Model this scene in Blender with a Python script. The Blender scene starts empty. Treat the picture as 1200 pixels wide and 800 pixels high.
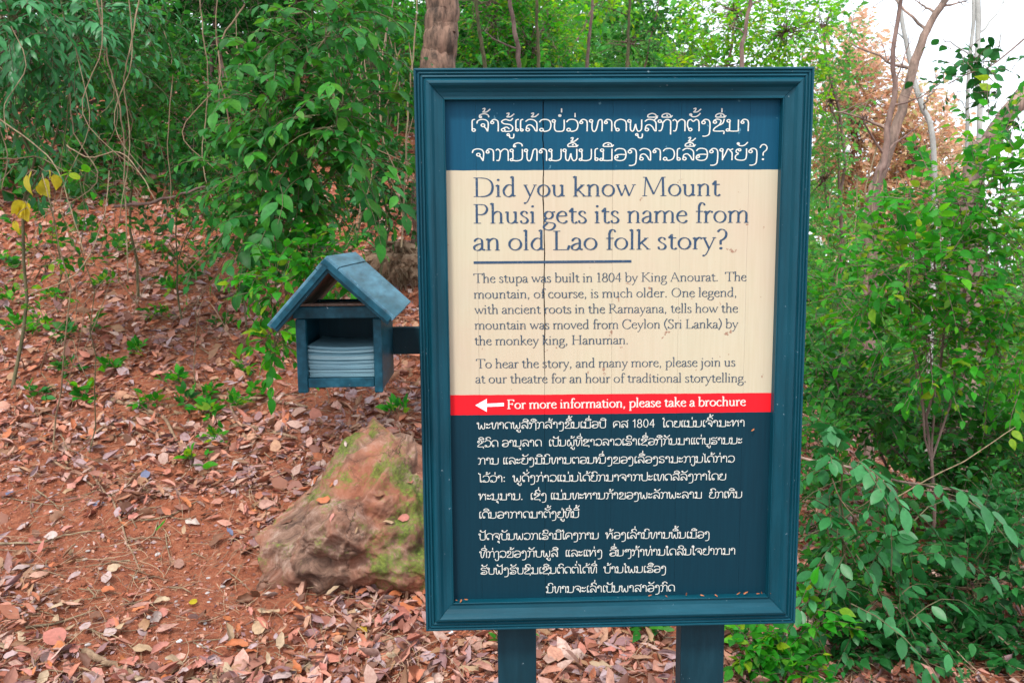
import bpy, bmesh, math, random
import numpy as np
from mathutils import Vector, Matrix

# ------------------------------------------------------------------ camera, sky, sun, exposure
sc = bpy.context.scene
COL = sc.collection
rng = np.random.default_rng(11)
random.seed(5)

FPX = 1000.0                      # focal length in pixels of the 1200 x 800 frame
PITCH, ROLL, YAW = math.radians(7.29), math.radians(-0.51), math.radians(1.59)
CAM = np.array([0.0, 0.0, 1.6])
_F = np.array([0, math.cos(PITCH), -math.sin(PITCH)])
_X0 = np.array([1.0, 0, 0]); _U0 = np.cross(_X0, _F)
AX = _X0 * math.cos(ROLL) + _U0 * math.sin(ROLL)
AU = -_X0 * math.sin(ROLL) + _U0 * math.cos(ROLL)
AF = _F
cam = bpy.data.cameras.new('camera'); cam_o = bpy.data.objects.new('camera', cam); COL.objects.link(cam_o)
cam.sensor_width = 36; cam.lens = 30; cam.clip_start = .05; cam.clip_end = 400
cam_o.matrix_world = Matrix(((AX[0], AU[0], -AF[0], CAM[0]), (AX[1], AU[1], -AF[1], CAM[1]), (AX[2], AU[2], -AF[2], CAM[2]), (0, 0, 0, 1)))
cam.dof.use_dof = True; cam.dof.focus_distance = 1.78; cam.dof.aperture_fstop = 15
sc.camera = cam_o

SUN_EL, SUN_AZ = math.radians(58), math.radians(205)      # high, soft, from behind the viewer's left shoulder
w = bpy.data.worlds.new('World'); sc.world = w; w.use_nodes = True
nt = w.node_tree; bg = nt.nodes['Background']
sky = nt.nodes.new('ShaderNodeTexSky'); sky.sky_type = 'NISHITA'; sky.sun_disc = False
sky.sun_elevation = SUN_EL; sky.sun_rotation = SUN_AZ; sky.air_density = 1.0; sky.dust_density = 2.0
mixw = nt.nodes.new('ShaderNodeMix'); mixw.data_type = 'RGBA'; mixw.inputs[0].default_value = .72
mixw.inputs[7].default_value = (10.0, 10.7, 11.5, 1)       # the white overcast veil
nt.links.new(sky.outputs[0], mixw.inputs[6]); nt.links.new(mixw.outputs[2], bg.inputs[0])
bg.inputs[1].default_value = .085
sun = bpy.data.lights.new('sun', 'SUN'); sun.energy = 1.5; sun.angle = math.radians(10); sun.color = (1, .96, .9)
sun_o = bpy.data.objects.new('sun', sun); COL.objects.link(sun_o)
sd = Vector((math.sin(SUN_AZ) * math.cos(SUN_EL), math.cos(SUN_AZ) * math.cos(SUN_EL), math.sin(SUN_EL)))
sun_o.rotation_euler = sd.to_track_quat('Z', 'Y').to_euler()
vs = sc.view_settings; vs.view_transform = 'Standard'; vs.look = 'None'; vs.gamma = 1; vs.exposure = 1.32
sc.render.engine = 'CYCLES'
sc.cycles.max_bounces = 6; sc.cycles.diffuse_bounces = 4; sc.cycles.transmission_bounces = 4

# ------------------------------------------------------------------ small maths
def ray(px, py):
    return AF * FPX + AX * (px - 600) - AU * (py - 400)
def at(px, py, Y):
    d = ray(px, py); return CAM + d * (Y / d[1])
def unit(v):
    v = np.asarray(v, float); return v / np.maximum(np.linalg.norm(v, axis=-1, keepdims=True), 1e-9)
def smooth(a, b, x):
    t = np.clip((x - a) / (b - a), 0, 1); return t * t * (3 - 2 * t)
def _h(ix, iy, s):
    n = (ix * 374761393 + iy * 668265263 + s * 1442695041) & 0xffffffff
    n = ((n ^ (n >> 13)) * 1274126177) & 0xffffffff
    return ((n ^ (n >> 16)) & 0xffff) / 65535.0
def vnoise(x, y, s=0):
    x = np.asarray(x, float); y = np.asarray(y, float)
    ix = np.floor(x).astype(np.int64); iy = np.floor(y).astype(np.int64)
    fx = x - ix; fy = y - iy; fx = fx * fx * (3 - 2 * fx); fy = fy * fy * (3 - 2 * fy)
    a = _h(ix, iy, s); b = _h(ix + 1, iy, s); c = _h(ix, iy + 1, s); d = _h(ix + 1, iy + 1, s)
    return (a * (1 - fx) + b * fx) * (1 - fy) + (c * (1 - fx) + d * fx) * fy - .5
def fbm(x, y, s=0, o=4):
    r = 0; a = 1
    for k in range(o):
        r = r + a * vnoise(np.asarray(x) * 2 ** k, np.asarray(y) * 2 ** k, s + k); a *= .5
    return r
_py = [-10, 2.3, 2.8, 4.0, 7.0, 12, 25, 60, 120]
_pz = [-.12, -.02, .03, .24, 1.24, 3.6, 6.6, 9.5, 12]
_qy = [-10, 2.5, 4.5, 7, 15, 30, 60, 120]
_qz = [-.3, -.06, -.1, -.9, -3.6, -4.5, -3.5, 3]
def terrain(x, y):
    x = np.asarray(x, float); y = np.asarray(y, float)
    s = smooth(.0, .5, x / (np.maximum(y, 0) + 2.0))
    z = np.interp(y, _py, _pz) * (1 - s) + np.interp(y, _qy, _qz) * s
    z = z + .10 * fbm(x * 1.1, y * 1.1, 3) * smooth(1.5, 4, y) + .022 * fbm(x * 6, y * 6, 9, 3)
    # the trodden red earth patch lies a little lower, a small bank runs above it
    z = z - .05 * np.exp(-(((x + 1.35) / .45) ** 2 + ((y - 3.35) / .4) ** 2))
    z = z + .05 * np.exp(-(((x + 1.6) / .7) ** 2 + ((y - 4.05) / .12) ** 2))
    return z
def hit(px, py, lift=0.0):
    d = unit(ray(px, py)); t = np.linspace(1.0, 40, 6000)
    P = CAM + d * t[:, None]
    f = P[:, 2] - terrain(P[:, 0], P[:, 1])
    k = np.argmax(f < 0) if (f < 0).any() else len(t) - 1
    p = P[k].copy(); p[2] = terrain(p[0], p[1]) + lift
    return p

# ------------------------------------------------------------------ objects
def put(o, parent=None):
    COL.objects.link(o)
    if parent is not None: o.parent = parent
    return o
def tag(o, label=None, cat=None, group=None, kind=None):
    if label: o['label'] = label
    if cat: o['category'] = cat
    if group: o['group'] = group
    if kind: o['kind'] = kind
    return o
def empty(name, loc, label, cat, group=None):
    o = bpy.data.objects.new(name, None); o.empty_display_size = .05
    o.location = tuple(loc); put(o); return tag(o, label, cat, group)

class MB:
    """collects arrays of vertices and faces and links them as one mesh object"""
    def __init__(s): s.V = []; s.F = []; s.T = []; s.n = 0
    def add(s, V, F, tint=None):
        V = np.asarray(V, float).reshape(-1, 3); F = np.asarray(F, np.int64)
        s.V.append(V); s.F.append(F + s.n); s.n += len(V)
        s.T.append(np.zeros(len(V)) if tint is None else np.broadcast_to(tint, (len(V),)))
    def box(s, lo, hi, M=None, tint=None):
        x0, y0, z0 = lo; x1, y1, z1 = hi
        V = np.array([(x0,y0,z0),(x1,y0,z0),(x1,y1,z0),(x0,y1,z0),(x0,y0,z1),(x1,y0,z1),(x1,y1,z1),(x0,y1,z1)], float)
        if M is not None: V = V @ np.asarray(M)[:3,:3].T + np.asarray(M)[:3,3]
        s.add(V, [(0,3,2,1),(4,5,6,7),(0,1,5,4),(1,2,6,5),(2,3,7,6),(3,0,4,7)], tint)
    def tube(s, P, r, sides=6, tint=None):
        P = np.asarray(P, float); s.tubes(P[None], np.broadcast_to(np.asarray(r, float), (len(P),))[None], sides, tint)
    def tubes(s, P, r, sides=3, tint=None):
        T, K, _ = P.shape
        t = np.gradient(P, axis=1); t = unit(t)
        mt = np.abs(unit(P[:, -1:] - P[:, :1] + 1e-9)[..., 2:3]); ref = np.where(mt > .6, np.array([1., .13, 0]), np.array([.05, .1, 1.])) * np.ones_like(t)
        a = unit(np.cross(t, ref)); b = np.cross(t, a)
        ang = np.arange(sides) / sides * 2 * math.pi
        V = P[:, :, None] + r[:, :, None, None] * (a[:, :, None] * np.cos(ang)[None, None, :, None] + b[:, :, None] * np.sin(ang)[None, None, :, None])
        base = (np.arange(T)[:, None, None] * K + np.arange(K - 1)[None, :, None]) * sides
        j = np.arange(sides)[None, None]; jn = (j + 1) % sides
        F = np.stack([base + j, base + jn, base + sides + jn, base + sides + j], -1).reshape(-1, 4)
        s.add(V.reshape(-1, 3), F, tint)
        if sides > 3:
            for q in range(T):
                for k in (0, K - 1):
                    c = q * K * sides + k * sides
                    s.F.append(np.array([[c + i for i in range(sides)]]) + s.n - T * K * sides)
    def build(s, name, mat, parent=None, off=None, smooth_=False, tints=False):
        me = bpy.data.meshes.new(name)
        V = np.concatenate(s.V) if s.V else np.zeros((0, 3))
        if off is not None: V = V - np.asarray(off)
        me.vertices.add(len(V)); me.vertices.foreach_set('co', V.astype(np.float32).ravel())
        li = np.concatenate([f.ravel() for f in s.F]); tot = np.concatenate([np.full(len(f), f.shape[1]) for f in s.F])
        me.loops.add(len(li)); me.loops.foreach_set('vertex_index', li.astype(np.int32))
        me.polygons.add(len(tot)); st = np.concatenate([[0], np.cumsum(tot)[:-1]])
        me.polygons.foreach_set('loop_start', st.astype(np.int32)); me.polygons.foreach_set('loop_total', tot.astype(np.int32))
        me.polygons.foreach_set('use_smooth', np.full(len(tot), bool(smooth_)))
        if tints:
            at_ = me.attributes.new('tint', 'FLOAT', 'POINT'); at_.data.foreach_set('value', np.concatenate(s.T).astype(np.float32))
        me.update(calc_edges=True); me.validate()
        if mat: me.materials.append(mat)
        o = bpy.data.objects.new(name, me); put(o, parent); return o
def bevel(o, wd=.002, seg=2):
    m = o.modifiers.new('edge', 'BEVEL'); m.width = wd; m.segments = seg; m.limit_method = 'ANGLE'
    return o

# ------------------------------------------------------------------ materials
def newmat(name):
    m = bpy.data.materials.new(name); m.use_nodes = True
    n = m.node_tree.nodes; l = m.node_tree.links
    return m, n, l, n['Principled BSDF']
def nnode(n, t, **k):
    x = n.new(t)
    for a, b in k.items(): setattr(x, a, b)
    return x
def ramp(n, stops, interp='LINEAR'):
    r = n.new('ShaderNodeValToRGB'); r.color_ramp.interpolation = interp
    e = r.color_ramp.elements
    while len(e) < len(stops): e.new(.5)
    for q, (p, c) in zip(e, stops):
        q.position = p; q.color = (*c, 1)
    return r
def noise(n, l, scale, detail=4, co=None, rough=.6, dist=0):
    x = n.new('ShaderNodeTexNoise'); x.inputs['Scale'].default_value = scale; x.inputs['Detail'].default_value = detail
    x.inputs['Roughness'].default_value = rough; x.inputs['Distortion'].default_value = dist
    if co is not None: l.new(co, x.inputs['Vector'])
    return x
def mixc(n, l, fac, a, b):
    m = n.new('ShaderNodeMix'); m.data_type = 'RGBA'
    for s_, v in ((0, fac), (6, a), (7, b)):
        if hasattr(v, 'is_linked') or isinstance(v, bpy.types.NodeSocket): l.new(v, m.inputs[s_])
        elif s_ == 0: m.inputs[0].default_value = v
        else: m.inputs[s_].default_value = (*v, 1)
    return m.outputs[2]
def mth(n, l, op, a, b=None, c=None, clamp=False):
    m = n.new('ShaderNodeMath'); m.operation = op; m.use_clamp = clamp
    for i, v in enumerate((a, b, c)):
        if v is None: continue
        if isinstance(v, bpy.types.NodeSocket): l.new(v, m.inputs[i])
        else: m.inputs[i].default_value = v
    return m.outputs[0]
def bump(n, l, h, b, strength=.3, dist=.002):
    x = n.new('ShaderNodeBump'); x.inputs['Strength'].default_value = strength; x.inputs['Distance'].default_value = dist
    l.new(h, x.inputs['Height']); l.new(x.outputs[0], b.inputs['Normal'])

def leafmat(name, cols, rough=.42, trans=.35, spec=.5, mott=.6):
    m, n, l, b = newmat(name)
    a = nnode(n, 'ShaderNodeAttribute', attribute_name='tint'); oi = n.new('ShaderNodeObjectInfo')
    f = mth(n, l, 'FRACT', mth(n, l, 'ADD', a.outputs['Fac'], oi.outputs['Random']))
    r = ramp(n, [((i + .5) / len(cols), c) for i, c in enumerate(cols)]); l.new(f, r.inputs[0])
    ge = n.new('ShaderNodeNewGeometry')
    ns = noise(n, l, 55, 4, ge.outputs['Position'], .7)
    c = mixc(n, l, mth(n, l, 'MULTIPLY_ADD', ns.outputs[0], mott * 1.8, -mott * .4, clamp=True), r.outputs[0], tuple(v * .35 for v in cols[0]))
    l.new(c, b.inputs['Base Color']); b.inputs['Roughness'].default_value = rough
    b.inputs['Specular IOR Level'].default_value = spec
    if trans > 0:
        t = n.new('ShaderNodeBsdfTranslucent'); mx = n.new('ShaderNodeMixShader'); mx.inputs[0].default_value = trans
        hs = n.new('ShaderNodeHueSaturation'); hs.inputs['Value'].default_value = 1.5; hs.inputs['Hue'].default_value = .485
        l.new(c, hs.inputs['Color']); l.new(hs.outputs[0], t.inputs[0])
        l.new(b.outputs[0], mx.inputs[1]); l.new(t.outputs[0], mx.inputs[2])
        l.new(mx.outputs[0], n['Material Output'].inputs[0])
    return m
def barkmat(name, c1, c2, scale=14):
    m, n, l, b = newmat(name)
    ge = n.new('ShaderNodeNewGeometry'); mp = n.new('ShaderNodeMapping'); mp.inputs['Scale'].default_value = (1, 1, .35)
    l.new(ge.outputs['Position'], mp.inputs[0])
    ns = noise(n, l, scale, 10, mp.outputs[0], .72, .3); r = ramp(n, [(.38, c1), (.5, tuple((p + q) * .5 for p, q in zip(c1, c2))), (.62, c2)]); l.new(ns.outputs[0], r.inputs[0])
    l.new(r.outputs[0], b.inputs['Base Color']); b.inputs['Roughness'].default_value = .9
    bump(n, l, ns.outputs[0], b, .7, .01); return m

M = {}
M['green_mid'] = leafmat('green_mid', [(0.011,0.106,0.011),(0.014,0.142,0.013),(0.022,0.189,0.017),(0.036,0.260,0.021),(0.059,0.319,0.019),(0.016,0.153,0.033),(0.027,0.201,0.019),(0.090,0.295,0.019),(0.018,0.165,0.028),(0.045,0.260,0.048)], 0.5, .38, 0.25)
M['green_dark'] = leafmat('green_dark', [(0.009,0.088,0.017),(0.016,0.124,0.025),(0.025,0.177,0.033),(0.032,0.212,0.043)], 0.5, .3, 0.25)
M['green_shade'] = leafmat('green_shade', [(0.007,0.059,0.009),(0.011,0.088,0.013),(0.020,0.130,0.017),(0.027,0.165,0.019)], .7, .3, .15)  # leaf green darkened to paint in the deep shade of the background
M['green_bright'] = leafmat('green_bright', [(0.027,0.319,0.009),(0.014,0.201,0.011),(0.045,0.413,0.014),(0.011,0.142,0.014),(0.014,0.224,0.019),(0.126,0.496,0.011),(0.023,0.295,0.028),(0.342,0.472,0.019),(0.018,0.177,0.019),(0.054,0.354,0.038)], 0.5, .48, 0.22)
M['green_lime'] = leafmat('green_lime', [(0.126,0.566,0.009),(0.234,0.600,0.009),(0.063,0.425,0.014),(0.468,0.600,0.009),(0.027,0.260,0.019)], .55, .6, .3)
M['green_blue'] = leafmat('green_blue', [(0.023,0.177,0.043),(0.032,0.224,0.052),(0.059,0.307,0.095),(0.018,0.142,0.033)], 0.42, .25, 0.4)
M['green_far'] = leafmat('green_far', [(0.090,0.425,0.067),(0.144,0.496,0.057),(0.063,0.307,0.067),(0.252,0.519,0.067),(0.090,0.354,0.114)], .6, .5, .3)  # washed out greens, the haze over the far trees painted in
M['orange_far'] = leafmat('orange_far', [(.78,.46,.28),(.82,.56,.38),(.7,.42,.28),(.78,.60,.44),(.45,.52,.18),(.75,.55,.3)], .7, .55, .3)  # orange leaves made paler to paint the distant haze into their colour
M['yellow'] = leafmat('yellow', [(.5,.3,.04),(.55,.38,.03),(.4,.2,.05)], .5, .4)
M['yellow_clear'] = leafmat('yellow_clear', [(.6,.5,.02),(.5,.48,.03)], .5, .4)
M['bark'] = barkmat('bark', (.10,.06,.05), (.26,.17,.14))
M['bark_pink'] = barkmat('bark_pink', (.09,.065,.05), (.34,.23,.18), 11)
M['bark_pale'] = barkmat('bark_pale', (.28,.28,.26), (.45,.45,.42))
M['stem'] = barkmat('stem', (.05,.055,.02), (.15,.12,.06), 30)
M['vine'] = barkmat('vine', (.13,.09,.05), (.30,.22,.13), 30)
M['root'] = barkmat('root', (.15,.09,.05), (.32,.21,.13), 30)
M['straw'] = leafmat('straw', [(.3,.2,.12),(.22,.13,.08),(.38,.27,.17)], .9, .2)

LIT = {'pink': [(.56,.2,.15),(.62,.28,.22),(.44,.15,.11)], 'tan': [(.48,.32,.19),(.4,.24,.13),(.55,.4,.26)],
       'brown': [(.2,.085,.045),(.14,.06,.04),(.27,.12,.06)], 'orange': [(.58,.2,.07),(.48,.13,.05)],
       'pale': [(.52,.38,.35),(.45,.3,.3),(.58,.47,.4)]}
for k, v in LIT.items(): M['litter_' + k] = leafmat('litter_' + k, v, .62, .05, .35, .8)
M['litter_blue'] = leafmat('litter_blue', [(.14,.15,.24),(.1,.1,.16)], .5, .05)
M['litter_mix'] = leafmat('litter_mix', [(.52,.19,.13),(.12,.05,.032),(.66,.31,.23),(.52,.31,.18),(.36,.11,.06),(.70,.52,.44),(.20,.085,.05),(.60,.19,.08),(.60,.27,.19),(.07,.032,.025),(.40,.24,.12),(.66,.38,.30),(.30,.19,.20),(.50,.40,.42),(.24,.14,.15)], .62, .05, .3, .8)

# ------------------------------------------------------------------ the ground
def build_ground():
    ys = np.concatenate([np.linspace(-8, 1.8, 22), 1.8 + (np.geomspace(1, 64, 290) - 1) * 1.0])
    ss = np.linspace(-2.6, 2.6, 230)
    Yg, Sg = np.meshgrid(ys, ss, indexing='ij'); Xg = Sg * (np.maximum(Yg, 0) * .9 + 2.6)
    Zg = terrain(Xg, Yg)
    a, b_ = Yg.shape; idx = np.arange(a * b_).reshape(a, b_)
    F = np.stack([idx[:-1, :-1], idx[:-1, 1:], idx[1:, 1:], idx[1:, :-1]], -1).reshape(-1, 4)
    m, n, l, b = newmat('red_soil')
    ge = n.new('ShaderNodeNewGeometry'); co = ge.outputs['Position']
    n1 = noise(n, l, 2.2, 6, co); n2 = noise(n, l, 26, 8, co, .7); n3 = noise(n, l, 120, 4, co, .7)
    r = ramp(n, [(.28, (.16,.038,.015)), (.5, (.46,.125,.05)), (.72, (.62,.25,.13))]); l.new(n2.outputs[0], r.inputs[0])
    c = mixc(n, l, mth(n, l, 'MULTIPLY', n1.outputs[0], .4), r.outputs[0], (.34,.10,.05))
    r3 = ramp(n, [(.62, (0,0,0)), (.7, (1,1,1))]); l.new(n3.outputs[0], r3.inputs[0])
    c = mixc(n, l, mth(n, l, 'MULTIPLY', r3.outputs[0], .4), c, (.5,.33,.24))
    l.new(c, b.inputs['Base Color']); b.inputs['Roughness'].default_value = .95
    h = mth(n, l, 'ADD', n2.outputs[0], mth(n, l, 'MULTIPLY', n3.outputs[0], .35)); bump(n, l, h, b, 1.0, .06)
    B = MB(); B.add(np.stack([Xg, Yg, Zg], -1), F)
    o = B.build('ground', m, smooth_=True); tag(o, 'red earth forest slope rising to the left', kind='structure')
build_ground()
# ------------------------------------------------------------------ lettering: pen strokes, one thin mesh per line of writing
NIB = math.radians(18)
def catmull(P, n=5):
    P = [np.array(p, float) for p in P]
    if len(P) < 3: return np.array(P)
    Q = [2 * P[0] - P[1]] + P + [2 * P[-1] - P[-2]]; o = []
    for i in range(1, len(Q) - 2):
        for k in range(n):
            t = k / n
            o.append(.5 * ((2 * Q[i]) + (Q[i+1] - Q[i-1]) * t + (2 * Q[i-1] - 5 * Q[i] + 4 * Q[i+1] - Q[i+2]) * t * t + (3 * Q[i] - Q[i-1] - 3 * Q[i+1] + Q[i+2]) * t ** 3))
    o.append(P[-1]); return np.array(o)
def ell(x, y, rx, ry, n=14): return [(x + rx * math.cos(a), y + ry * math.sin(a)) for a in np.linspace(.4, .4 + 2 * math.pi, n)]
def c(*p): return ('c', p)
def l(*p): return ('l', p)
def s(a, b, y=0.018): return ('t', ((a, y), (b, y)))
def d(x, y, r=.07): return ('d', (x, y, r))
def e(x, y, rx, ry): return ('e', (x, y, rx, ry))
BOWL = c((.13,.46),(.22,.58),(.35,.63),(.48,.56),(.545,.36),(.50,.13),(.37,.01),(.24,.01),(.13,.1))
ARCH = [c((.13,.44),(.2,.55),(.33,.625),(.44,.56),(.47,.42),(.47,.02))]
STEMX = [l((.13,.61),(.13,.01)), l((.03,.555),(.13,.61)), s(.03,.23)]
STEMA = [l((.13,1.05),(.13,.01)), l((.03,.99),(.13,1.05))]
LAT = {
'a': (.50,[c((.08,.5),(.15,.59),(.25,.625),(.35,.56),(.375,.42),(.375,.12),(.42,.02),(.49,.05)), c((.37,.36),(.2,.31),(.07,.2),(.08,.06),(.18,.005),(.29,.04),(.37,.15)), d(.085,.49,.045)]),
'b': (.61, STEMA+[BOWL]),
'c': (.50,[c((.43,.52),(.35,.61),(.25,.62),(.12,.52),(.065,.32),(.12,.12),(.26,.01),(.38,.03),(.46,.12)), d(.42,.5,.04)]),
'd': (.61,[c((.45,.55),(.33,.625),(.19,.57),(.075,.34),(.11,.12),(.24,.01),(.36,.04),(.45,.16)), l((.45,1.05),(.45,.02)), l((.35,.99),(.45,1.05)), l((.45,.03),(.56,.06))]),
'e': (.52,[l((.08,.37),(.45,.385)), c((.45,.39),(.40,.56),(.28,.625),(.13,.53),(.065,.32),(.12,.12),(.27,.01),(.4,.04),(.47,.14))]),
'f': (.35,[c((.41,.96),(.34,1.04),(.24,1.02),(.18,.85),(.18,.6)), l((.18,.62),(.18,.01)), l((.05,.6),(.35,.6)), s(.07,.3), d(.4,.95,.045)]),
'g': (.53,[e(.25,.43,.165,.19), l((.37,.57),(.51,.6)), c((.15,.27),(.085,.17),(.12,.08),(.3,.04),(.45,0),(.5,-.13),(.4,-.3),(.22,-.35),(.06,-.27),(.04,-.16),(.13,-.05),(.2,.02))]),
'h': (.61, STEMA+ARCH+[s(.03,.23), s(.38,.57)]),
'i': (.28, STEMX+[d(.13,.88,.06)]),
'j': (.28,[c((.13,.61),(.13,.2),(.13,-.15),(.06,-.32),(-.04,-.36)), l((.03,.555),(.13,.61)), d(.13,.88,.06)]),
'k': (.57, STEMA+[s(.03,.23), l((.42,.59),(.14,.27)), l((.23,.36),(.5,.02)), s(.32,.5,.6), s(.42,.59)]),
'l': (.28, STEMA+[s(.03,.23)]),
'm': (.93, STEMX+ARCH+[c((.47,.44),(.54,.55),(.66,.625),(.77,.56),(.8,.42),(.8,.02)), s(.38,.57), s(.71,.9)]),
'n': (.61, STEMX+ARCH+[s(.38,.57)]),
'o': (.60,[e(.3,.313,.235,.3)]),
'p': (.61,[l((.13,.61),(.13,-.35)), l((.03,.555),(.13,.61)), s(.03,.23,-.35), BOWL]),
'r': (.41, STEMX+[c((.13,.42),(.2,.54),(.3,.62),(.39,.58)), d(.37,.57,.05)]),
's': (.42,[c((.33,.5),(.28,.6),(.19,.625),(.1,.57),(.09,.46),(.18,.36),(.29,.28),(.35,.16),(.3,.04),(.19,.005),(.1,.03),(.06,.15))]),
't': (.38,[c((.17,.8),(.17,.5),(.17,.15),(.21,.03),(.3,.015),(.37,.08)), l((.04,.6),(.35,.6)), l((.05,.6),(.17,.76))]),
'u': (.61,[c((.13,.61),(.13,.22),(.17,.06),(.28,.005),(.39,.06),(.46,.17)), l((.46,.61),(.46,.02)), l((.03,.57),(.13,.6)), l((.36,.57),(.46,.6)), l((.46,.03),(.56,.05))]),
'v': (.54,[l((.07,.6),(.28,.02)), ('n', ((.48,.6),(.28,.02))), s(0,.17,.605), s(.4,.55,.605)]),
'w': (.82,[l((.07,.6),(.26,.02)), ('n', ((.43,.58),(.26,.02))), l((.38,.6),(.57,.02)), ('n', ((.76,.6),(.57,.02))), s(0,.17,.605), s(.68,.84,.605)]),
'y': (.54,[l((.07,.6),(.28,.03)), ('n', ((.48,.6),(.28,.03),(.17,-.25),(.08,-.35))), s(0,.17,.605), s(.4,.55,.605), d(.06,-.33,.05)]),
'A': (.86,[('n', ((.4,1.0),(.09,.02))), l((.39,1.0),(.75,.02)), ('n', ((.2,.36),(.6,.36))), s(0,.2), s(.64,.87)]),
'C': (.84,[c((.75,.8),(.62,.97),(.44,1.01),(.2,.88),(.08,.52),(.17,.16),(.42,-.01),(.62,.03),(.77,.2)), l((.75,.98),(.75,.76))]),
'D': (.92,[l((.17,1.0),(.17,0)), s(.04,.4,.985), s(.04,.4), c((.35,.985),(.58,.94),(.76,.78),(.82,.5),(.75,.2),(.57,.05),(.35,.015))]),
'F': (.66,[l((.17,1.0),(.17,0)), s(.04,.6,.98), s(.04,.32), s(.17,.48,.52), l((.59,1.0),(.6,.8)), l((.48,.62),(.48,.43))]),
'H': (.94,[l((.17,1.0),(.17,0)), l((.76,1.0),(.76,0)), s(.04,.3,.985), s(.04,.3), s(.63,.89,.985), s(.63,.89), s(.17,.76,.52)]),
'K': (.84,[l((.17,1.0),(.17,0)), s(.04,.3,.985), s(.04,.3), ('n', ((.66,.98),(.19,.5))), l((.28,.58),(.76,.02)), s(.55,.78,.985), s(.68,.86)]),
'L': (.72,[l((.17,1.0),(.17,0)), s(.04,.32,.985), s(.04,.66), l((.62,.01),(.68,.24))]),
'M': (1.06,[('n', ((.15,1.0),(.11,.02))), l((.16,.98),(.49,.1)), ('n', ((.82,.98),(.49,.1))), l((.86,1.0),(.89,0)), s(.04,.2,.985), s(.8,.98,.985), s(.02,.22), s(.77,1.02)]),
'O': (.94,[e(.46,.5,.37,.485)]),
'P': (.70,[l((.17,1.0),(.17,0)), s(.04,.35,.985), s(.04,.34), c((.3,.985),(.5,.95),(.6,.76),(.53,.55),(.38,.46),(.22,.47))]),
'R': (.80,[l((.17,1.0),(.17,0)), s(.04,.35,.985), s(.04,.32), c((.3,.985),(.5,.95),(.58,.76),(.5,.57),(.35,.5),(.2,.5)), l((.36,.5),(.7,.03)), s(.64,.82)]),
'S': (.60,[c((.47,.8),(.42,.94),(.3,1.0),(.15,.93),(.11,.78),(.2,.62),(.38,.47),(.5,.3),(.45,.09),(.29,0),(.15,.04),(.08,.2)), l((.48,.98),(.48,.78)), l((.07,.22),(.07,.02))]),
'T': (.78,[l((.39,1.0),(.39,0)), s(.04,.75,.985), s(.26,.53), l((.04,1.0),(.03,.8)), l((.75,1.0),(.76,.8))]),
'1': (.5,[l((.26,1.0),(.26,0)), l((.12,.9),(.26,1.0)), s(.12,.4)]),
'8': (.56,[e(.28,.74,.17,.23), e(.28,.26,.22,.25)]),
'0': (.58,[e(.29,.49,.22,.48)]),
'4': (.58,[l((.4,1.0),(.4,0)), ('n', ((.4,1.0),(.05,.3),(.55,.3)))]),
'.': (.28,[d(.13,.05,.065)]), ',': (.28,[d(.13,.05,.065), ('n', ((.17,.04),(.09,-.16)))]),
'(': (.34,[c((.3,1.08),(.12,.75),(.09,.35),(.3,-.18))]), ')': (.34,[c((.04,1.08),(.22,.75),(.25,.35),(.04,-.18))]),
'?': (.46,[c((.07,.9),(.16,1.02),(.3,1.02),(.41,.86),(.39,.64),(.28,.5),(.2,.44),(.2,.24)), d(.21,.05,.07)]),
' ': (.27, []),
}
def ci(x, y, r=.11): return ('e', (x, y, r, r))
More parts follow.
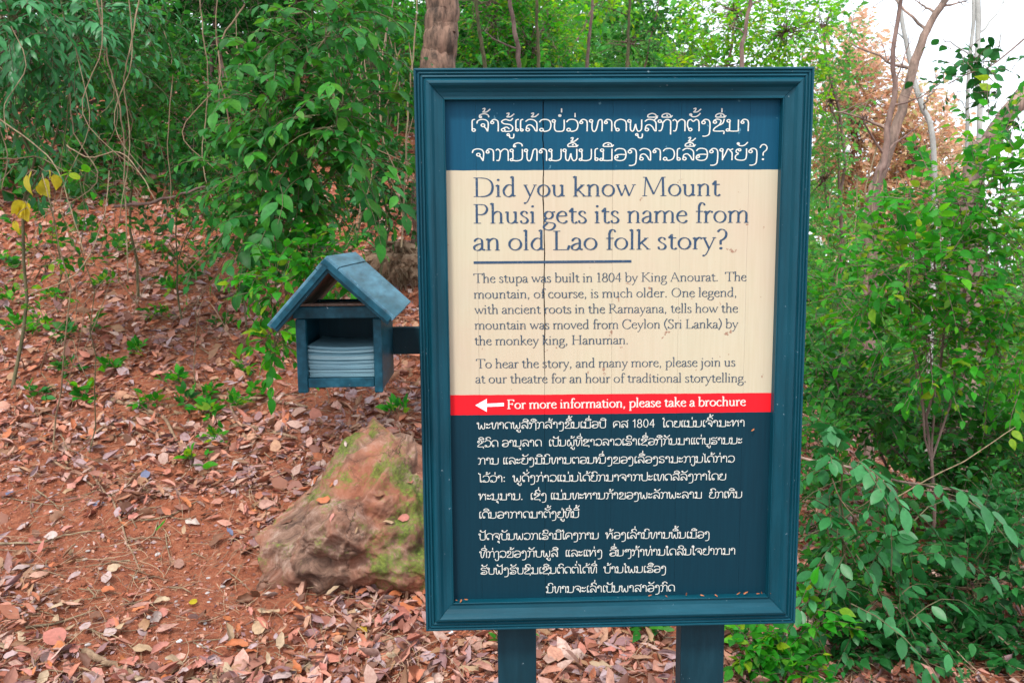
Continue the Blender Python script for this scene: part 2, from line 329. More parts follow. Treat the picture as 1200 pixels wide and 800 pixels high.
LAO = {
'ກ': (.98,[c((.03,.88),(.14,1),(.27,.9),(.33,.7),(.3,.3),(.22,.04),(.06,.04)), c((.33,.72),(.5,.95),(.68,1),(.84,.88),(.87,.65),(.87,0))]),
'ຈ': (.92,[c((.04,.68),(.1,.9),(.35,1.02),(.65,.97),(.8,.75),(.8,.4),(.76,0)), c((.76,.02),(.62,.3),(.5,.42)), ci(.45,.53,.12)]),
'ຮ': (.92,[c((.86,1.12),(.68,.92),(.35,1.02),(.1,.85),(.25,.66),(.65,.58),(.84,.35),(.75,.05),(.4,0),(.3,.03)), ci(.2,.13,.12), c((.22,.3),(.45,.36),(.62,.2))]),
'ລ': (.96,[c((.08,.84),(.3,1.01),(.62,.98),(.82,.78),(.85,.5),(.85,0)), c((.12,.28),(.2,.5),(.42,.55),(.62,.35),(.74,.08),(.85,.02)), ci(.22,.15,.12)]),
'ສ': (.98,[c((.08,.84),(.3,1.01),(.62,.98),(.82,.78),(.85,.5),(.85,0)), c((.12,.28),(.2,.5),(.42,.55),(.62,.35),(.74,.08),(.85,.02)), ci(.22,.15,.12), l((.68,.92),(.95,1.2))]),
'ວ': (.90,[c((.06,.78),(.2,.97),(.48,1.02),(.74,.9),(.84,.55),(.74,.14),(.45,0),(.3,.05)), ci(.2,.14,.12)]),
'ອ': (.92,[c((.08,.8),(.22,.98),(.5,1.02),(.76,.9),(.85,.52),(.76,.12),(.45,-.01),(.14,.08),(.08,.3),(.2,.47),(.5,.52),(.83,.5)), ci(.2,.33,.1)]),
'ບ': (.94,[ci(.13,.88), c((.2,.8),(.18,.3),(.28,.04),(.5,0),(.75,.04),(.84,.3),(.84,1))]),
'ປ': (.94,[ci(.13,.88), c((.2,.8),(.18,.3),(.28,.04),(.5,0),(.75,.04),(.84,.3),(.84,1.38))]),
'ທ': (.98,[ci(.13,.88), c((.2,.8),(.2,.25),(.3,0),(.45,.08),(.56,.5),(.64,.9),(.78,1),(.88,.85),(.88,0))]),
'ດ': (.94,[ci(.26,.14), c((.15,.2),(.06,.5),(.13,.85),(.45,1.02),(.76,.9),(.85,.6),(.85,0))]),
'ຕ': (.96,[ci(.26,.14), c((.15,.2),(.06,.5),(.1,.88),(.28,1.0),(.46,.84),(.64,1.0),(.82,.88),(.86,.5),(.86,0))]),
'ຄ': (.96,[l((.1,0),(.1,.2)), c((.1,.15),(.06,.5),(.13,.86),(.45,1.02),(.78,.9),(.86,.6),(.86,0)), ci(.4,.5,.11), c((.33,.42),(.2,.25),(.1,.02))]),
'ຖ': (.98,[ci(.12,.86), c((.22,.84),(.33,.65),(.28,.25),(.18,.04),(.05,.06)), c((.33,.72),(.5,.95),(.68,1),(.84,.88),(.87,.65),(.87,-.28))]),
'ພ': (1.1,[ci(.12,.88), c((.2,.8),(.2,.2),(.3,.02),(.42,.08),(.55,.62)), c((.55,.62),(.62,.2),(.74,.0),(.9,.08),(.96,.3),(.96,1))]),
'ຟ': (1.1,[ci(.12,.88), c((.2,.8),(.2,.2),(.3,.02),(.42,.08),(.55,.62)), c((.55,.62),(.62,.2),(.74,.0),(.9,.08),(.96,.3),(.96,1.38))]),
'ຜ': (1.1,[ci(.3,.85), c((.2,.85),(.12,.7),(.14,.15),(.28,.02),(.42,.08),(.55,.62)), c((.55,.62),(.62,.2),(.74,.0),(.9,.08),(.96,.3),(.96,1))]),
'ມ': (1.0,[ci(.2,.88), l((.28,.8),(.28,.1)), ci(.15,.1,.1), c((.22,.04),(.5,.0),(.88,.02)), l((.88,0),(.88,1))]),
'ນ': (.98,[ci(.13,.88), c((.2,.8),(.22,.4),(.2,.14)), ci(.12,.1,.09), c((.2,.04),(.5,.0),(.78,.1),(.86,.35),(.86,1))]),
'ຫ': (1.02,[ci(.12,.88), l((.2,.8),(.2,0)), c((.2,.1),(.42,.6),(.56,.96),(.72,.85)), c((.93,.98),(.78,.9),(.72,.82),(.86,.62),(.86,0))]),
'ໜ': (1.5,[ci(.12,.88), l((.2,.8),(.2,0)), c((.2,.1),(.4,.6),(.5,.96),(.66,.85),(.7,.4),(.7,.05)), ci(.64,.1,.08), c((.7,.04),(1.0,.0),(1.28,.12),(1.34,.4),(1.34,1))]),
'ຍ': (.92,[c((.36,.98),(.16,.9),(.12,.7),(.3,.58)), c((.3,.56),(.1,.4),(.1,.12),(.4,0),(.74,.06),(.84,.35),(.84,1)), ci(.36,.88,.09)]),
'ຢ': (.92,[c((.36,.98),(.16,.9),(.12,.7),(.3,.58)), c((.3,.56),(.1,.4),(.1,.12),(.4,0),(.74,.06),(.84,.35),(.84,1.38)), ci(.36,.88,.09)]),
'ຂ': (.94,[ci(.18,.8), c((.1,.92),(.32,1.02),(.56,.88),(.5,.55),(.2,.25),(.1,.03),(.5,0),(.8,.03),(.84,.4),(.84,1)), ]),
'ຊ': (.94,[ci(.2,.78), c((.1,.9),(.35,1.03),(.62,.9),(.5,.55),(.2,.28),(.12,.04),(.5,0),(.82,.0),(.82,-.25)), c((.5,.5),(.75,.7),(.84,1.05))]),
'ຣ': (.82,[c((.72,.9),(.5,1.02),(.2,.95),(.1,.78),(.3,.6),(.62,.5),(.72,.25),(.55,.02),(.3,.03)), ci(.2,.15,.11)]),
'ງ': (.78,[ci(.2,.75,.12), c((.12,.84),(.3,1.01),(.54,.95),(.64,.7),(.64,.1),(.58,-.28),(.36,-.42),(.14,-.42))]),
'ໆ': (1.0,[ci(.2,.75,.12), c((.12,.84),(.3,1.01),(.5,.9),(.5,.6)), c((.5,.6),(.6,1.0),(.84,.95),(.88,.6),(.88,.0),(.8,-.35),(.5,-.45))]),
'ະ': (.62,[ci(.14,.72,.09), c((.2,.66),(.38,.64),(.54,.84)), ci(.14,.22,.09), c((.2,.16),(.38,.14),(.54,.34))]),
'າ': (.70,[ci(.16,.76,.1), c((.08,.84),(.24,1.01),(.46,.96),(.56,.75),(.56,0))]),
'ເ': (.42,[c((.34,1.03),(.18,.97),(.14,.8),(.14,.2)), ci(.24,.12)]),
'ແ': (.72,[c((.34,1.03),(.18,.97),(.14,.8),(.14,.2)), ci(.22,.12,.09), c((.64,1.03),(.5,.97),(.46,.8),(.46,.2)), ci(.54,.12,.09)]),
'ໂ': (.46,[c((.02,1.42),(.22,1.48),(.08,1.3),(.28,1.22),(.2,.9),(.2,.2)), ci(.3,.12)]),
'ໄ': (.46,[c((-.04,1.46),(.04,1.3),(.16,1.2),(.2,.9),(.2,.2)), ci(.3,.12), l((.14,1.22),(.24,1.34))]),
'ໃ': (.46,[ci(.12,1.3,.09), c((.04,1.38),(.18,1.48),(.28,1.3),(.2,1.05),(.2,.2)), ci(.3,.12)]),
'ຽ': (.56,[c((.06,.84),(.2,1.0),(.4,.94),(.46,.75),(.46,-.1),(.4,-.4),(.22,-.5)), c((.02,-.2),(.08,-.42),(.22,-.5))]),
':': (.36,[d(.16,.12,.09), d(.16,.72,.09)]), '.': (.36,[d(.14,.06,.09)]), ' ': (.42, []),
'?': (.66,[c((.07,1.05),(.2,1.3),(.42,1.32),(.56,1.1),(.5,.85),(.32,.65),(.3,.38)), d(.3,.08,.09)]),
'1': (.6,[l((.36,1.3),(.36,0)), c((.1,1.0),(.25,1.08),(.36,1.3))]),
'8': (.78,[e(.36,.97,.22,.3), e(.36,.34,.28,.34)]), '0': (.78,[e(.36,.65,.28,.64)]),
'4': (.78,[l((.5,1.3),(.5,0)), l((.5,1.3),(.06,.42)), l((.06,.42),(.68,.42))]),
}
DOME = c((-.3,.0),(-.26,.2),(0,.32),(.24,.22),(.3,.02))
ABOVE = {'ິ': [DOME, ci(-.24,.04,.07)], 'ີ': [DOME, l((-.28,.0),(.36,.0)), l((.3,.0),(.4,.12))], 'ຶ': [DOME, l((-.28,.0),(.3,.0)), d(.1,.12,.07)],
         'ື': [DOME, l((-.28,.0),(.36,.0)), l((.3,.0),(.42,.14)), d(.05,.15,.07)], 'ົ': [c((-.32,.02),(-.28,.2),(0,.3),(.26,.2),(.32,.0)), ci(-.24,.03,.07)],
         'ັ': [c((-.3,.26),(-.2,.06),(.05,.04),(.22,.14),(.38,.34)), ci(-.28,.22,.07)], 'ໍ': [('d', (0,.14,.12))]}
TONE = {'່': [l((0,0),(0,.36))], '້': [c((-.22,.3),(-.06,.36),(-.1,.16),(-.2,.04),(.06,.06),(.3,.3))]}
BELOW = {'ຸ': [ci(-.06,-.28,.08), l((.04,-.26),(.06,-.55))], 'ູ': [ci(-.18,-.28,.08), c((-.1,-.3),(-.06,-.52),(.14,-.56),(.2,-.4),(.2,-.2))]}

def layout(text, table):
    """pen strokes of a line and its advance width, in units of the letter height"""
    S = []; x = 0; lastx = 0; lastw = 1; mark = False
    for ch in text:
        if table is LAO and (ch in ABOVE or ch in TONE or ch in BELOW):
            cx = lastx + lastw * .58; dy = 0
            if ch in ABOVE: G = ABOVE[ch]; dy = 1.2; mark = True
            elif ch in TONE: G = TONE[ch]; dy = 1.6 if mark else 1.2; cx += .12
            else: G = BELOW[ch]; cx += .18
            G = [(k, p, cx, dy) for k, p in G]; S += G; continue
        a, G = table[ch]; S += [(k, p, x, 0) for k, p in G]
        lastx, lastw, mark = x, a, False; x += a
    return S, x
def ribbon(kind, p, x, y, stem, thin, mono):
    """vertices and faces of one stroke in the plane of the board"""
    if kind == 'd':
        cx, cy, r = p; P = np.array([(cx + x + r * math.cos(a), cy + y + r * math.sin(a)) for a in np.linspace(0, 2 * math.pi, 9)[:-1]])
        return P, [tuple(range(8))]
    if kind == 'e': P = np.array(ell(*p))
    elif kind == 'c': P = catmull(p)
    else: P = np.array(p, float)
    V = []; F = []
    if kind in ('l', 't', 'n') : segs = [P[i:i + 2] for i in range(len(P) - 1)]
    else: segs = [P]
    for Q in segs:
        t = unit(np.gradient(Q, axis=0)); nn = np.stack([-t[:, 1], t[:, 0]], 1)
        if mono: wd = np.full(len(Q), stem)
        elif kind in ('t', 'n'): wd = np.full(len(Q), thin if kind == 't' else thin * 1.25)
        else:
            th = np.arctan2(t[:, 1], t[:, 0]); wd = thin + (stem - thin) * np.abs(np.sin(th + NIB)) ** 1.3
        A = Q + nn * wd[:, None] / 2; B = Q - nn * wd[:, None] / 2; b0 = len(V)
        for k in range(len(Q)): V += [A[k], B[k]]
        for k in range(len(Q) - 1): F.append((b0 + 2 * k, b0 + 2 * k + 1, b0 + 2 * k + 3, b0 + 2 * k + 2))
    V = np.array(V) + (x, y); return V, F

# ------------------------------------------------------------------ the sign
SP = np.array([0.2, 1.7, 0.0])                      # foot of the sign
SU = np.array([math.cos(YAW), math.sin(YAW), 0]); SN = np.array([-math.sin(YAW), math.cos(YAW), 0])
def loc(px, py, yl=0.0):
    r_ = ray(px, py); t = ((SP + SN * yl - CAM) @ SN) / (r_ @ SN); q = CAM + r_ * t
    return (q - SP) @ SU, q[2]
PF = .018                                           # face of the boards behind the front of the frame

def paint_common(n, l, b, col, co, streak=(30, 30, 4)):
    mp = n.new('ShaderNodeMapping'); mp.inputs['Scale'].default_value = streak; l.new(co, mp.inputs[0])
    n1 = noise(n, l, 1.0, 6, mp.outputs[0], .65); n2 = noise(n, l, 9, 4, co); n3 = noise(n, l, 160, 2, co)
    return n1, n2, n3
def tealmat(name, base, wear=.5, rough=.36, bare=(.30,.20,.14), streak=(30, 30, 4)):
    m, n, l, b = newmat(name); tc = n.new('ShaderNodeTexCoord'); co = tc.outputs['Object']
    n1, n2, n3 = paint_common(n, l, b, base, co, streak)
    k_ = 1.0 if 'weather' in name or 'faded' in name else .45
    r = ramp(n, [(.3, tuple(v * (1 - .6 * k_) for v in base)), (.5, base), (.72, tuple(v * (1 + .7 * k_) + .012 * k_ for v in base))]); l.new(n1.outputs[0], r.inputs[0])
    c_ = mixc(n, l, mth(n, l, 'MULTIPLY', n2.outputs[0], .35), r.outputs[0], (base[0] * 1.5 + .01, base[1] * .9, base[2] * .8))
    sp = ramp(n, [(.70, (0,0,0)), (.73, (1,1,1))]); sn = noise(n, l, 95, 3, co, .75); l.new(sn.outputs[0], sp.inputs[0])
    c_ = mixc(n, l, mth(n, l, 'MULTIPLY', sp.outputs[0], wear), c_, (.35,.45,.5))
    l.new(c_, b.inputs['Base Color'])
    l.new(mth(n, l, 'MULTIPLY_ADD', n1.outputs[0], .25, rough - .1), b.inputs['Roughness']); b.inputs['Specular IOR Level'].default_value = .18
    h = mth(n, l, 'ADD', n1.outputs[0], mth(n, l, 'MULTIPLY', n3.outputs[0], .25)); bump(n, l, h, b, .35, .0015)
    return m
TEAL = (.0003, .050, .076)
M['teal_v'] = tealmat('teal_paint_upright', TEAL)
M['teal_h'] = tealmat('teal_paint_level', TEAL, streak=(4, 30, 30))
M['teal_box'] = tealmat('teal_paint_weathered', (.002, .052, .082), 1, .42, streak=(40, 6, 40))
M['teal_dull'] = tealmat('teal_paint_post', (.002, .032, .048), .5, .5)
M['teal_roof'] = tealmat('teal_paint_sunfaded', (.06, .165, .225), 1, .45, streak=(40, 5, 40))  # faded paint, paled further by sky sheen put into the colour
M['bare_wood'] = barkmat('bare_wood', (.11,.085,.07), (.22,.17,.14), 40)

def boardmat():
    m, n, l, b = newmat('painted_board'); tc = n.new('ShaderNodeTexCoord'); co = tc.outputs['Object']
    sx = n.new('ShaderNodeSeparateXYZ'); l.new(co, sx.inputs[0])
    def line(pl, pr):      # height of a painted edge that runs between two points of the board
        (u0, z0), (u1, z1) = loc(*pl, PF), loc(*pr, PF); k = (z1 - z0) / (u1 - u0)
        wob = noise(n, l, 25, 3, co)
        e_ = mth(n, l, 'MULTIPLY_ADD', sx.outputs[0], -k, mth(n, l, 'SUBTRACT', sx.outputs[2], z0 - k * u0))
        e_ = mth(n, l, 'ADD', e_, mth(n, l, 'MULTIPLY_ADD', wob.outputs[0], .0022, -.0011))
        return mth(n, l, 'MULTIPLY_ADD', e_, 2500, .5, clamp=True)     # 1 above the edge
    top = line((523, 199.9), (914, 198.7)); red0 = line((528, 462.9), (907, 460.2)); red1 = line((528, 486.4), (907, 482.4))
    n1, n2, n3 = paint_common(n, l, b, TEAL, co, (170, 170, 7))
    rt = ramp(n, [(.2, (.0012,.048,.095)), (.8, (.002,.068,.125))]); l.new(n1.outputs[0], rt.inputs[0])
    low = ramp(n, [(.2, (.0008,.021,.036)), (.8, (.0014,.031,.050))]); l.new(n1.outputs[0], low.inputs[0])
    rc = ramp(n, [(.2, (.45,.39,.265)), (.5, (.49,.43,.30)), (.8, (.52,.465,.34))]); l.new(n1.outputs[0], rc.inputs[0])
    big = noise(n, l, 3.5, 5, co, .6)
    rb = ramp(n, [(.42, (0,0,0)), (.7, (1,1,1))]); l.new(big.outputs[0], rb.inputs[0])
    cream = mixc(n, l, mth(n, l, 'MULTIPLY', rb.outputs[0], .6), rc.outputs[0], (.50,.36,.27))
    cream = mixc(n, l, mth(n, l, 'MULTIPLY', n2.outputs[0], .3), cream, (.43,.46,.37))
    sp = noise(n, l, 42, 3, co, .55); spr = ramp(n, [(.70, (0,0,0)), (.725, (1,1,1))]); l.new(sp.outputs[0], spr.inputs[0])
    cream = mixc(n, l, mth(n, l, 'MULTIPLY', spr.outputs[0], .8), cream, (.25,.12,.08))
    redc = mixc(n, l, n1.outputs[0], (.80,.012,.022), (.62,.008,.015))
    teal_top = mixc(n, l, mth(n, l, 'MULTIPLY', spr.outputs[0], .6), rt.outputs[0], (.1,.25,.33))
    c_ = mixc(n, l, red1, low.outputs[0], redc); c_ = mixc(n, l, red0, c_, cream); c_ = mixc(n, l, top, c_, teal_top)
    l.new(c_, b.inputs['Base Color']); b.inputs['Roughness'].default_value = .55; b.inputs['Specular IOR Level'].default_value = .15
    h = mth(n, l, 'ADD', n1.outputs[0], mth(n, l, 'MULTIPLY', n3.outputs[0], .3)); bump(n, l, h, b, .12, .0006)
    return m
def inkmat(name, col, under, thr=.66):
    m, n, l, b = newmat(name); tc = n.new('ShaderNodeTexCoord')
    ns = noise(n, l, 380, 3, tc.outputs['Object'], .7); r = ramp(n, [(thr - .12, (0,0,0)), (thr + .05, (1,1,1))]); l.new(ns.outputs[0], r.inputs[0])
    l.new(mixc(n, l, mth(n, l, 'MULTIPLY', r.outputs[0], .85), col, under), b.inputs['Base Color']); b.inputs['Roughness'].default_value = .5
    return m

def build_sign():
    g = terrain(SP[0], SP[1])
    S = empty('information_sign', SP + (0, 0, 0), 'teal framed wooden information board on two posts with a brochure house on its left', 'sign')
    S.rotation_euler = (0, 0, YAW)
    U0, U1, Z1, Z0 = -.3845, .3915, 1.9125, .7785
    # mitred moulding, four rails
    prof = [(0,-.006),(0,.009),(.0015,.0125),(.0045,.0125),(.006,.009),(.0072,.0085),(.0082,.012),(.0105,.012),(.0115,.0085),(.0128,.0085),
            (.014,.0115),(.0165,.0125),(.0185,.0095),(.0196,.009),(.0212,.0135),(.0245,.018),(.029,.0192),(.033,.0165),(.038,.010),(.045,.0055),(.052,.004),
            (.0555,.0045),(.057,.007),(.0585,.0065),(.0585,-.030),(.004,-.030)]
    cor = [(U0, Z1, 1, -1), (U1, Z1, -1, -1), (U1, Z0, -1, 1), (U0, Z0, 1, 1)]
    for i in range(4):
        a, b_ = cor[i], cor[(i + 1) % 4]; B = MB(); V = []
        for (u, z, su, sz) in (a, b_):
            ins = .00025
            sh = ins * (1 if (u, z) == (a[0], a[1]) else -1)
            dirx = np.sign(b_[0] - a[0]); dirz = np.sign(b_[1] - a[1])
            for dd, h in prof: V.append((u + su * dd + sh * dirx, .006 - h, z + sz * dd + sh * dirz))
        K = len(prof); F = [(k, (k + 1) % K, K + (k + 1) % K, K + k) for k in range(K)]
        B.add(V, F); B.F.append(np.array([list(range(K))])); B.F.append(np.array([list(range(2 * K - 1, K - 1, -1))]))
        o = B.build('frame_rail', M['teal_h'] if i % 2 == 0 else M['teal_v'], S)
        bm = bmesh.new(); bm.from_mesh(o.data); bmesh.ops.recalc_face_normals(bm, faces=bm.faces); bm.to_mesh(o.data); bm.free()
        bevel(o, .0006, 2)
    # painted boards
    bmat = boardmat()
    seams = [U0 + .03] + [loc(x, 300, PF)[0] for x in (559.5, 637.5, 717.5, 796, 875)] + [U1 - .03]
    zt, zb = Z1 - .035, Z0 + .035; NR = 150
    zz = np.linspace(zb, zt, NR)
    zc = loc(637, 405, PF)[1]; zc2 = loc(637, 455, PF)[1]
    def edge(j, side):
        sgn = 1 if side == 0 else -1
        if j in (0, 6): return np.full(NR, seams[j])
        if j == 2:
            wob = .0022 * vnoise(zz * 14, zz * 0, 5) + .0016 * vnoise(zz * 60, zz * 0, 6)
            gap = .0003 + .0006 * smooth(zc2, zc, zz) + .0014 * np.abs(vnoise(zz * 90, zz * 0 + side, 7)) * smooth(zc2, zc, zz)
        else:
            wob = .0004 * vnoise(zz * 8, zz * 0, 5 + j); gap = np.full(NR, .00016)
        return seams[j] + wob + sgn * gap
    for j in range(6):
        L, R_ = edge(j, 0), edge(j + 1, 1); V = []
        yo = PF + .00015 * ((j * 7) % 3 - 1)
        for k in range(NR): V += [(L[k], yo, zz[k]), (R_[k], yo, zz[k]), (R_[k], yo + .012, zz[k]), (L[k], yo + .012, zz[k])]
        F = []
        for k in range(NR - 1):
            for q in range(4): F.append((4*k+q, 4*k+(q+1)%4, 4*k+4+(q+1)%4, 4*k+4+q))
        B = MB(); B.add(V, F); B.add([V[0], V[1], V[2], V[3], V[-4], V[-3], V[-2], V[-1]], [(0, 3, 2, 1), (4, 5, 6, 7)])
        B.build('plank', bmat, S)
    B = MB(); B.box((U0 + .01, .0325, Z0 + .01), (U1 - .01, .0385, Z1 - .01)); B.build('back_board', M['bare_wood'], S)
    # posts
    for x0, x1 in ((583.5, 628.5), (797.5, 848.5)):
        a = loc(x0, 770, .0405)[0]; b_ = loc(x1, 770, .0405)[0]
        B = MB(); B.box((a, .0395, -.25), (b_, .0895, Z1 - .12)); bevel(B.build('post', M['teal_dull'], S), .003)
    # bracket that carries the brochure house
    a = loc(400, 400, .10); B = MB(); z1 = loc(478, 383.5, .0915)[1]; z0 = loc(478, 415, .0915)[1]
    B.box((a[0], .0905, z0), (loc(620, 400, .09)[0], .112, z1)); bevel(B.build('bracket', M['teal_dull'], S), .002)
    # lettering
    ink = {'head': inkmat('ink_blue', (.005,.04,.095), (.45,.42,.36), .72), 'body': inkmat('ink_slate', (.022,.052,.085), (.4,.34,.27), .68),
           'white': inkmat('ink_white', (.60,.61,.55), (.3,.4,.42), .68), 'arrow': inkmat('ink_arrow', (.82,.84,.86), (.8,.3,.3), .8)}
    lines = [
     ('Did you know Mount', 554, 844, 230.9, 229.6, 22.6, LAT, 'head'), ('Phusi gets its name from', 554, 878, 262.0, 261.0, 22.6, LAT, 'head'),
     ('an old Lao folk story?', 554, 852, 293.6, 291.9, 22.6, LAT, 'head'),
     ('The stupa was built in 1804 by King Anourat.  The', 555, 875, 331.3, 329.2, 10.7, LAT, 'body'),
     ('mountain, of course, is much older. One legend,', 555, 864, 349.8, 347.5, 10.7, LAT, 'body'),
     ('with ancient roots in the Ramayana, tells how the', 556, 865, 367.7, 366.0, 10.7, LAT, 'body'),
     ('mountain was moved from Ceylon (Sri Lanka) by', 556, 865, 385.9, 384.3, 10.7, LAT, 'body'),
     ('the monkey king, Hanuman.', 556, 737, 404.3, 403.0, 10.7, LAT, 'body'),
     ('To hear the story, and many more, please join us', 558, 862, 431.3, 429.0, 10.7, LAT, 'body'),
     ('at our theatre for an hour of traditional storytelling.', 557, 875, 448.8, 447.6, 10.7, LAT, 'body'),
     ('For more information, please take a brochure', 594, 874, 478.8, 475.0, 10.6, LAT, 'white'),
     ('ເຈົ້າຮູ້ແລ້ວບໍ່ວ່າທາດພູສີຖືກຕັ້ງຊື່ມາ', 551, 879, 154.3, 153.9, 13.8, LAO, 'white'),
     ('ຈາກນິທານພື້ນເມືອງລາວເລື້ອງຫຍັງ?', 553, 900, 188.8, 187.8, 13.8, LAO, 'white'),
     ('ພະທາດພູສີຖືກສ້າງຂຶ້ນເມື່ອປີ  ຄສ 1804  ໂດຍແມ່ນເຈົ້າມະຫາ', 559, 873, 502.4, 499.3, 7.4, LAO, 'white'),
     ('ຊີວິດ ອານຸລາດ  ເປັນຜູ້ທີ່ຊາວລາວເຮົາເຊື່ອຖືກັນມາແຕ່ບູຮານນະ', 559, 870, 523.4, 519.6, 7.4, LAO, 'white'),
     ('ການ ແລະຍັງມີນິທານຕອນໜຶ່ງຂອງເລື່ອງຣາມະກຽນໄດ້ກ່າວ', 560, 861, 543.8, 541.2, 7.4, LAO, 'white'),
     ('ໄວ້ວ່າ:  ພູດັ່ງກ່າວແມ່ນໄດ້ຍົກມາຈາກປະເທດສີລັງກາໂດຍ', 561, 851, 564.6, 561.9, 7.4, LAO, 'white'),
     ('ຫະນຸມານ.  ເຊິ່ງ ແມ່ນທະຫານກ້າຂອງພະລັກພະລາມ  ຍົກເຫີນ', 561, 870, 585.5, 582.8, 7.4, LAO, 'white'),
     ('ເດີນອາກາດມາຕັ້ງຢູ່ທີ່ນີ້', 561, 679, 606.9, 605.9, 7.4, LAO, 'white'),
     ('ປັດຈຸບັນພວກເຮົາມີໂຄງການ  ຫ້ອງເລົ່ານິທານພື້ນເມືອງ', 561, 832, 632.2, 629.8, 7.4, LAO, 'white'),
     ('ທີ່ກ່ຽວຂ້ອງກັບພູສີ  ແລະແຫ່ງ  ອື່ນໆຖ້າທ່ານໃດສົນໃຈຢາກມາ', 562, 862, 653.0, 649.0, 7.4, LAO, 'white'),
     ('ຮັບຟັງຮັບຊົມເຊີນຕິດຕໍ່ໄດ້ທີ່  ບ້ານໂພນເຮືອງ', 563, 781, 672.4, 670.0, 7.4, LAO, 'white'),
     ('ນິທານຈະເລົ່າເປັນພາສາອັງກິດ', 640, 791, 694.0, 692.2, 7.4, LAO, 'white')]
    for text, x0, x1, y0, y1, h, tab, mk in lines:
        A = np.array(loc(x0, y0, PF)); E = np.array(loc(x1, y1, PF)); H = (loc(x0, y0 - h, PF)[1] - A[1])
        strokes, wd = layout(text, tab)
        ex = (E - A) / wd; small = h < 12
        if tab is LAT: stem, thin = (.10, .036) if not small else ((.105, .05) if mk == 'body' else (.13, .08))
        else: stem, thin = (.088, .088) if not small else (.10, .10)
        B = MB()
        crack = seams[2]
        for q, (k_, p, x, y) in enumerate(strokes):
            V, F = ribbon(k_, p, x, y, stem, thin, tab is LAO)
            W = A[None] + V[:, :1] * ex[None] + np.stack([V[:, 1] * 0, V[:, 1] * H], 1)
            W3 = np.stack([W[:, 0], np.full(len(W), PF - .0004 - .00003 * (q % 9)), W[:, 1]], 1)
            for f in F: B.add(W3[list(f)], [tuple(range(len(f)))])
        B.build('lettering', ink[mk], S)
    a, b_ = loc(555, 307.8, PF), loc(740, 306.2, PF); t = .0026
    B = MB(); B.add([(a[0], PF - .0005, a[1] - t + .0002), (b_[0], PF - .0005, b_[1] - t), (b_[0], PF - .0005, b_[1] + t), (a[0], PF - .0005, a[1] + t)], [(0, 1, 2, 3)])
    B.build('underline', ink['head'], S)
    pts = [(557, 474.6), (570.5, 467), (570.5, 472.7), (590.5, 471.8), (590.5, 475.6), (570.5, 476.4), (570.5, 482.3)]
    B = MB(); B.add([(loc(x, y, PF)[0], PF - .0005, loc(x, y, PF)[1]) for x, y in pts], [(0, 1, 6)]); B.add([(loc(x, y, PF)[0], PF - .0005, loc(x, y, PF)[1]) for x, y in pts], [(2, 3, 4, 5)])
    B.build('arrow', ink['arrow'], S)

    # ---------------- the brochure house: a part of the sign, its boards are sub-parts
    F0, F1 = -.106, .0895
    def L(px, py, yl): return loc(px, py, yl)
    uL, uR = L(347, 410, F0)[0], L(447.5, 410, F0)[0]
    zbot = L(352, 461, F0)[1]; zfl0 = L(400, 454, F0)[1]; zfl1 = L(400, 443, F0)[1]; zb0 = L(400, 373.5, F0)[1]; zb1 = L(400, 359, F0)[1]
    MBX = M['teal_box']
    B = MB(); B.box((uL + .008, F1 - .012, zfl0 + .001), (uR - .008, F1, zb1 - .001))
    house = B.build('brochure_house', M['teal_dull'], S)
    def sub(name, lo, hi, mat=MBX, bv=.0015):
        B = MB(); B.box(lo, hi); return bevel(B.build(name, mat, house), bv)
    sub('floor_board', (uL + .009, F0 + .012, zfl0 + .002), (uR - .009, F1 - .013, zfl1 - .002), M['teal_dull'])
    sub('bottom_rail', (uL + .0195, F0 + .002, zfl0), (uR - .0165, F0 + .0115, zfl1))
    sub('side_panel', (uR - .0085, F0 + .0165, zbot + .004), (uR - .0005, F1 + .001, zb1 - .004))
    sub('side_panel', (uL + .0005, F0 + .0185, zbot + .006), (uL + .0085, F1 + .001, zb1 - .004))
    sub('corner_post', (uL, F0, zbot), (uL + .019, F0 + .018, zb0 + .0005), MBX, .003)
    sub('corner_post', (uR - .016, F0 + .001, zbot - .001), (uR, F0 + .016, zb0 + .0005), MBX, .003)
    sub('top_beam', (uL - .003, F0 - .003, zb0 + .001), (uR + .001, F0 + .022, zb1), MBX, .002)
    sub('beam_cap', (uL + .004, F0 - .001, zb1 + .0006), (uR - .006, F0 + .024, zb1 + .006), M['bare_wood'], .002)
    sub('back_beam', (uL, F1 - .022, zb0 + .001), (uR, F1 - .0125, zb1), MBX, .002)
    sub('ceiling_board', (uL + .009, F0 + .023, zb0 + .003), (uR - .009, F1 - .023, zb1 - .005), M['bare_wood'])
    R0, R1 = -.182, .150
    A = np.array(L(382.5, 300, R0)); EL = np.array(L(312.5, 381, R0)); ER = np.array(L(463.5, 371.5, R0))
    TH = .010
    for side, Ev in ((-1, EL), (1, ER)):
        t = unit(Ev - A); nrm = np.array([t[1], -t[0]]) * (1 if side < 0 else -1)          # pointing down and in
        if nrm[1] > 0: nrm = -nrm
        Ln = np.linalg.norm(Ev - A)
        def slab(name, s0, s1, n0, n1, y0, y1, mat, bv=.0012):
            B = MB(); P = [A + t * s0 + nrm * n0, A + t * s1 + nrm * n0, A + t * s1 + nrm * n1, A + t * s0 + nrm * n1]
            V = [(p[0], y0, p[1]) for p in P] + [(p[0], y1, p[1]) for p in P]
            B.add(V, [(0,1,2,3),(7,6,5,4),(0,4,5,1),(1,5,6,2),(2,6,7,3),(3,7,4,0)])
            o = B.build(name, mat, house)
            bm = bmesh.new(); bm.from_mesh(o.data); bmesh.ops.recalc_face_normals(bm, faces=bm.faces); bm.to_mesh(o.data); bm.free()
            return bevel(o, bv)
        c0_ = 0.0 if side > 0 else .011; ys_ = R0 + .60 * (R1 - R0)
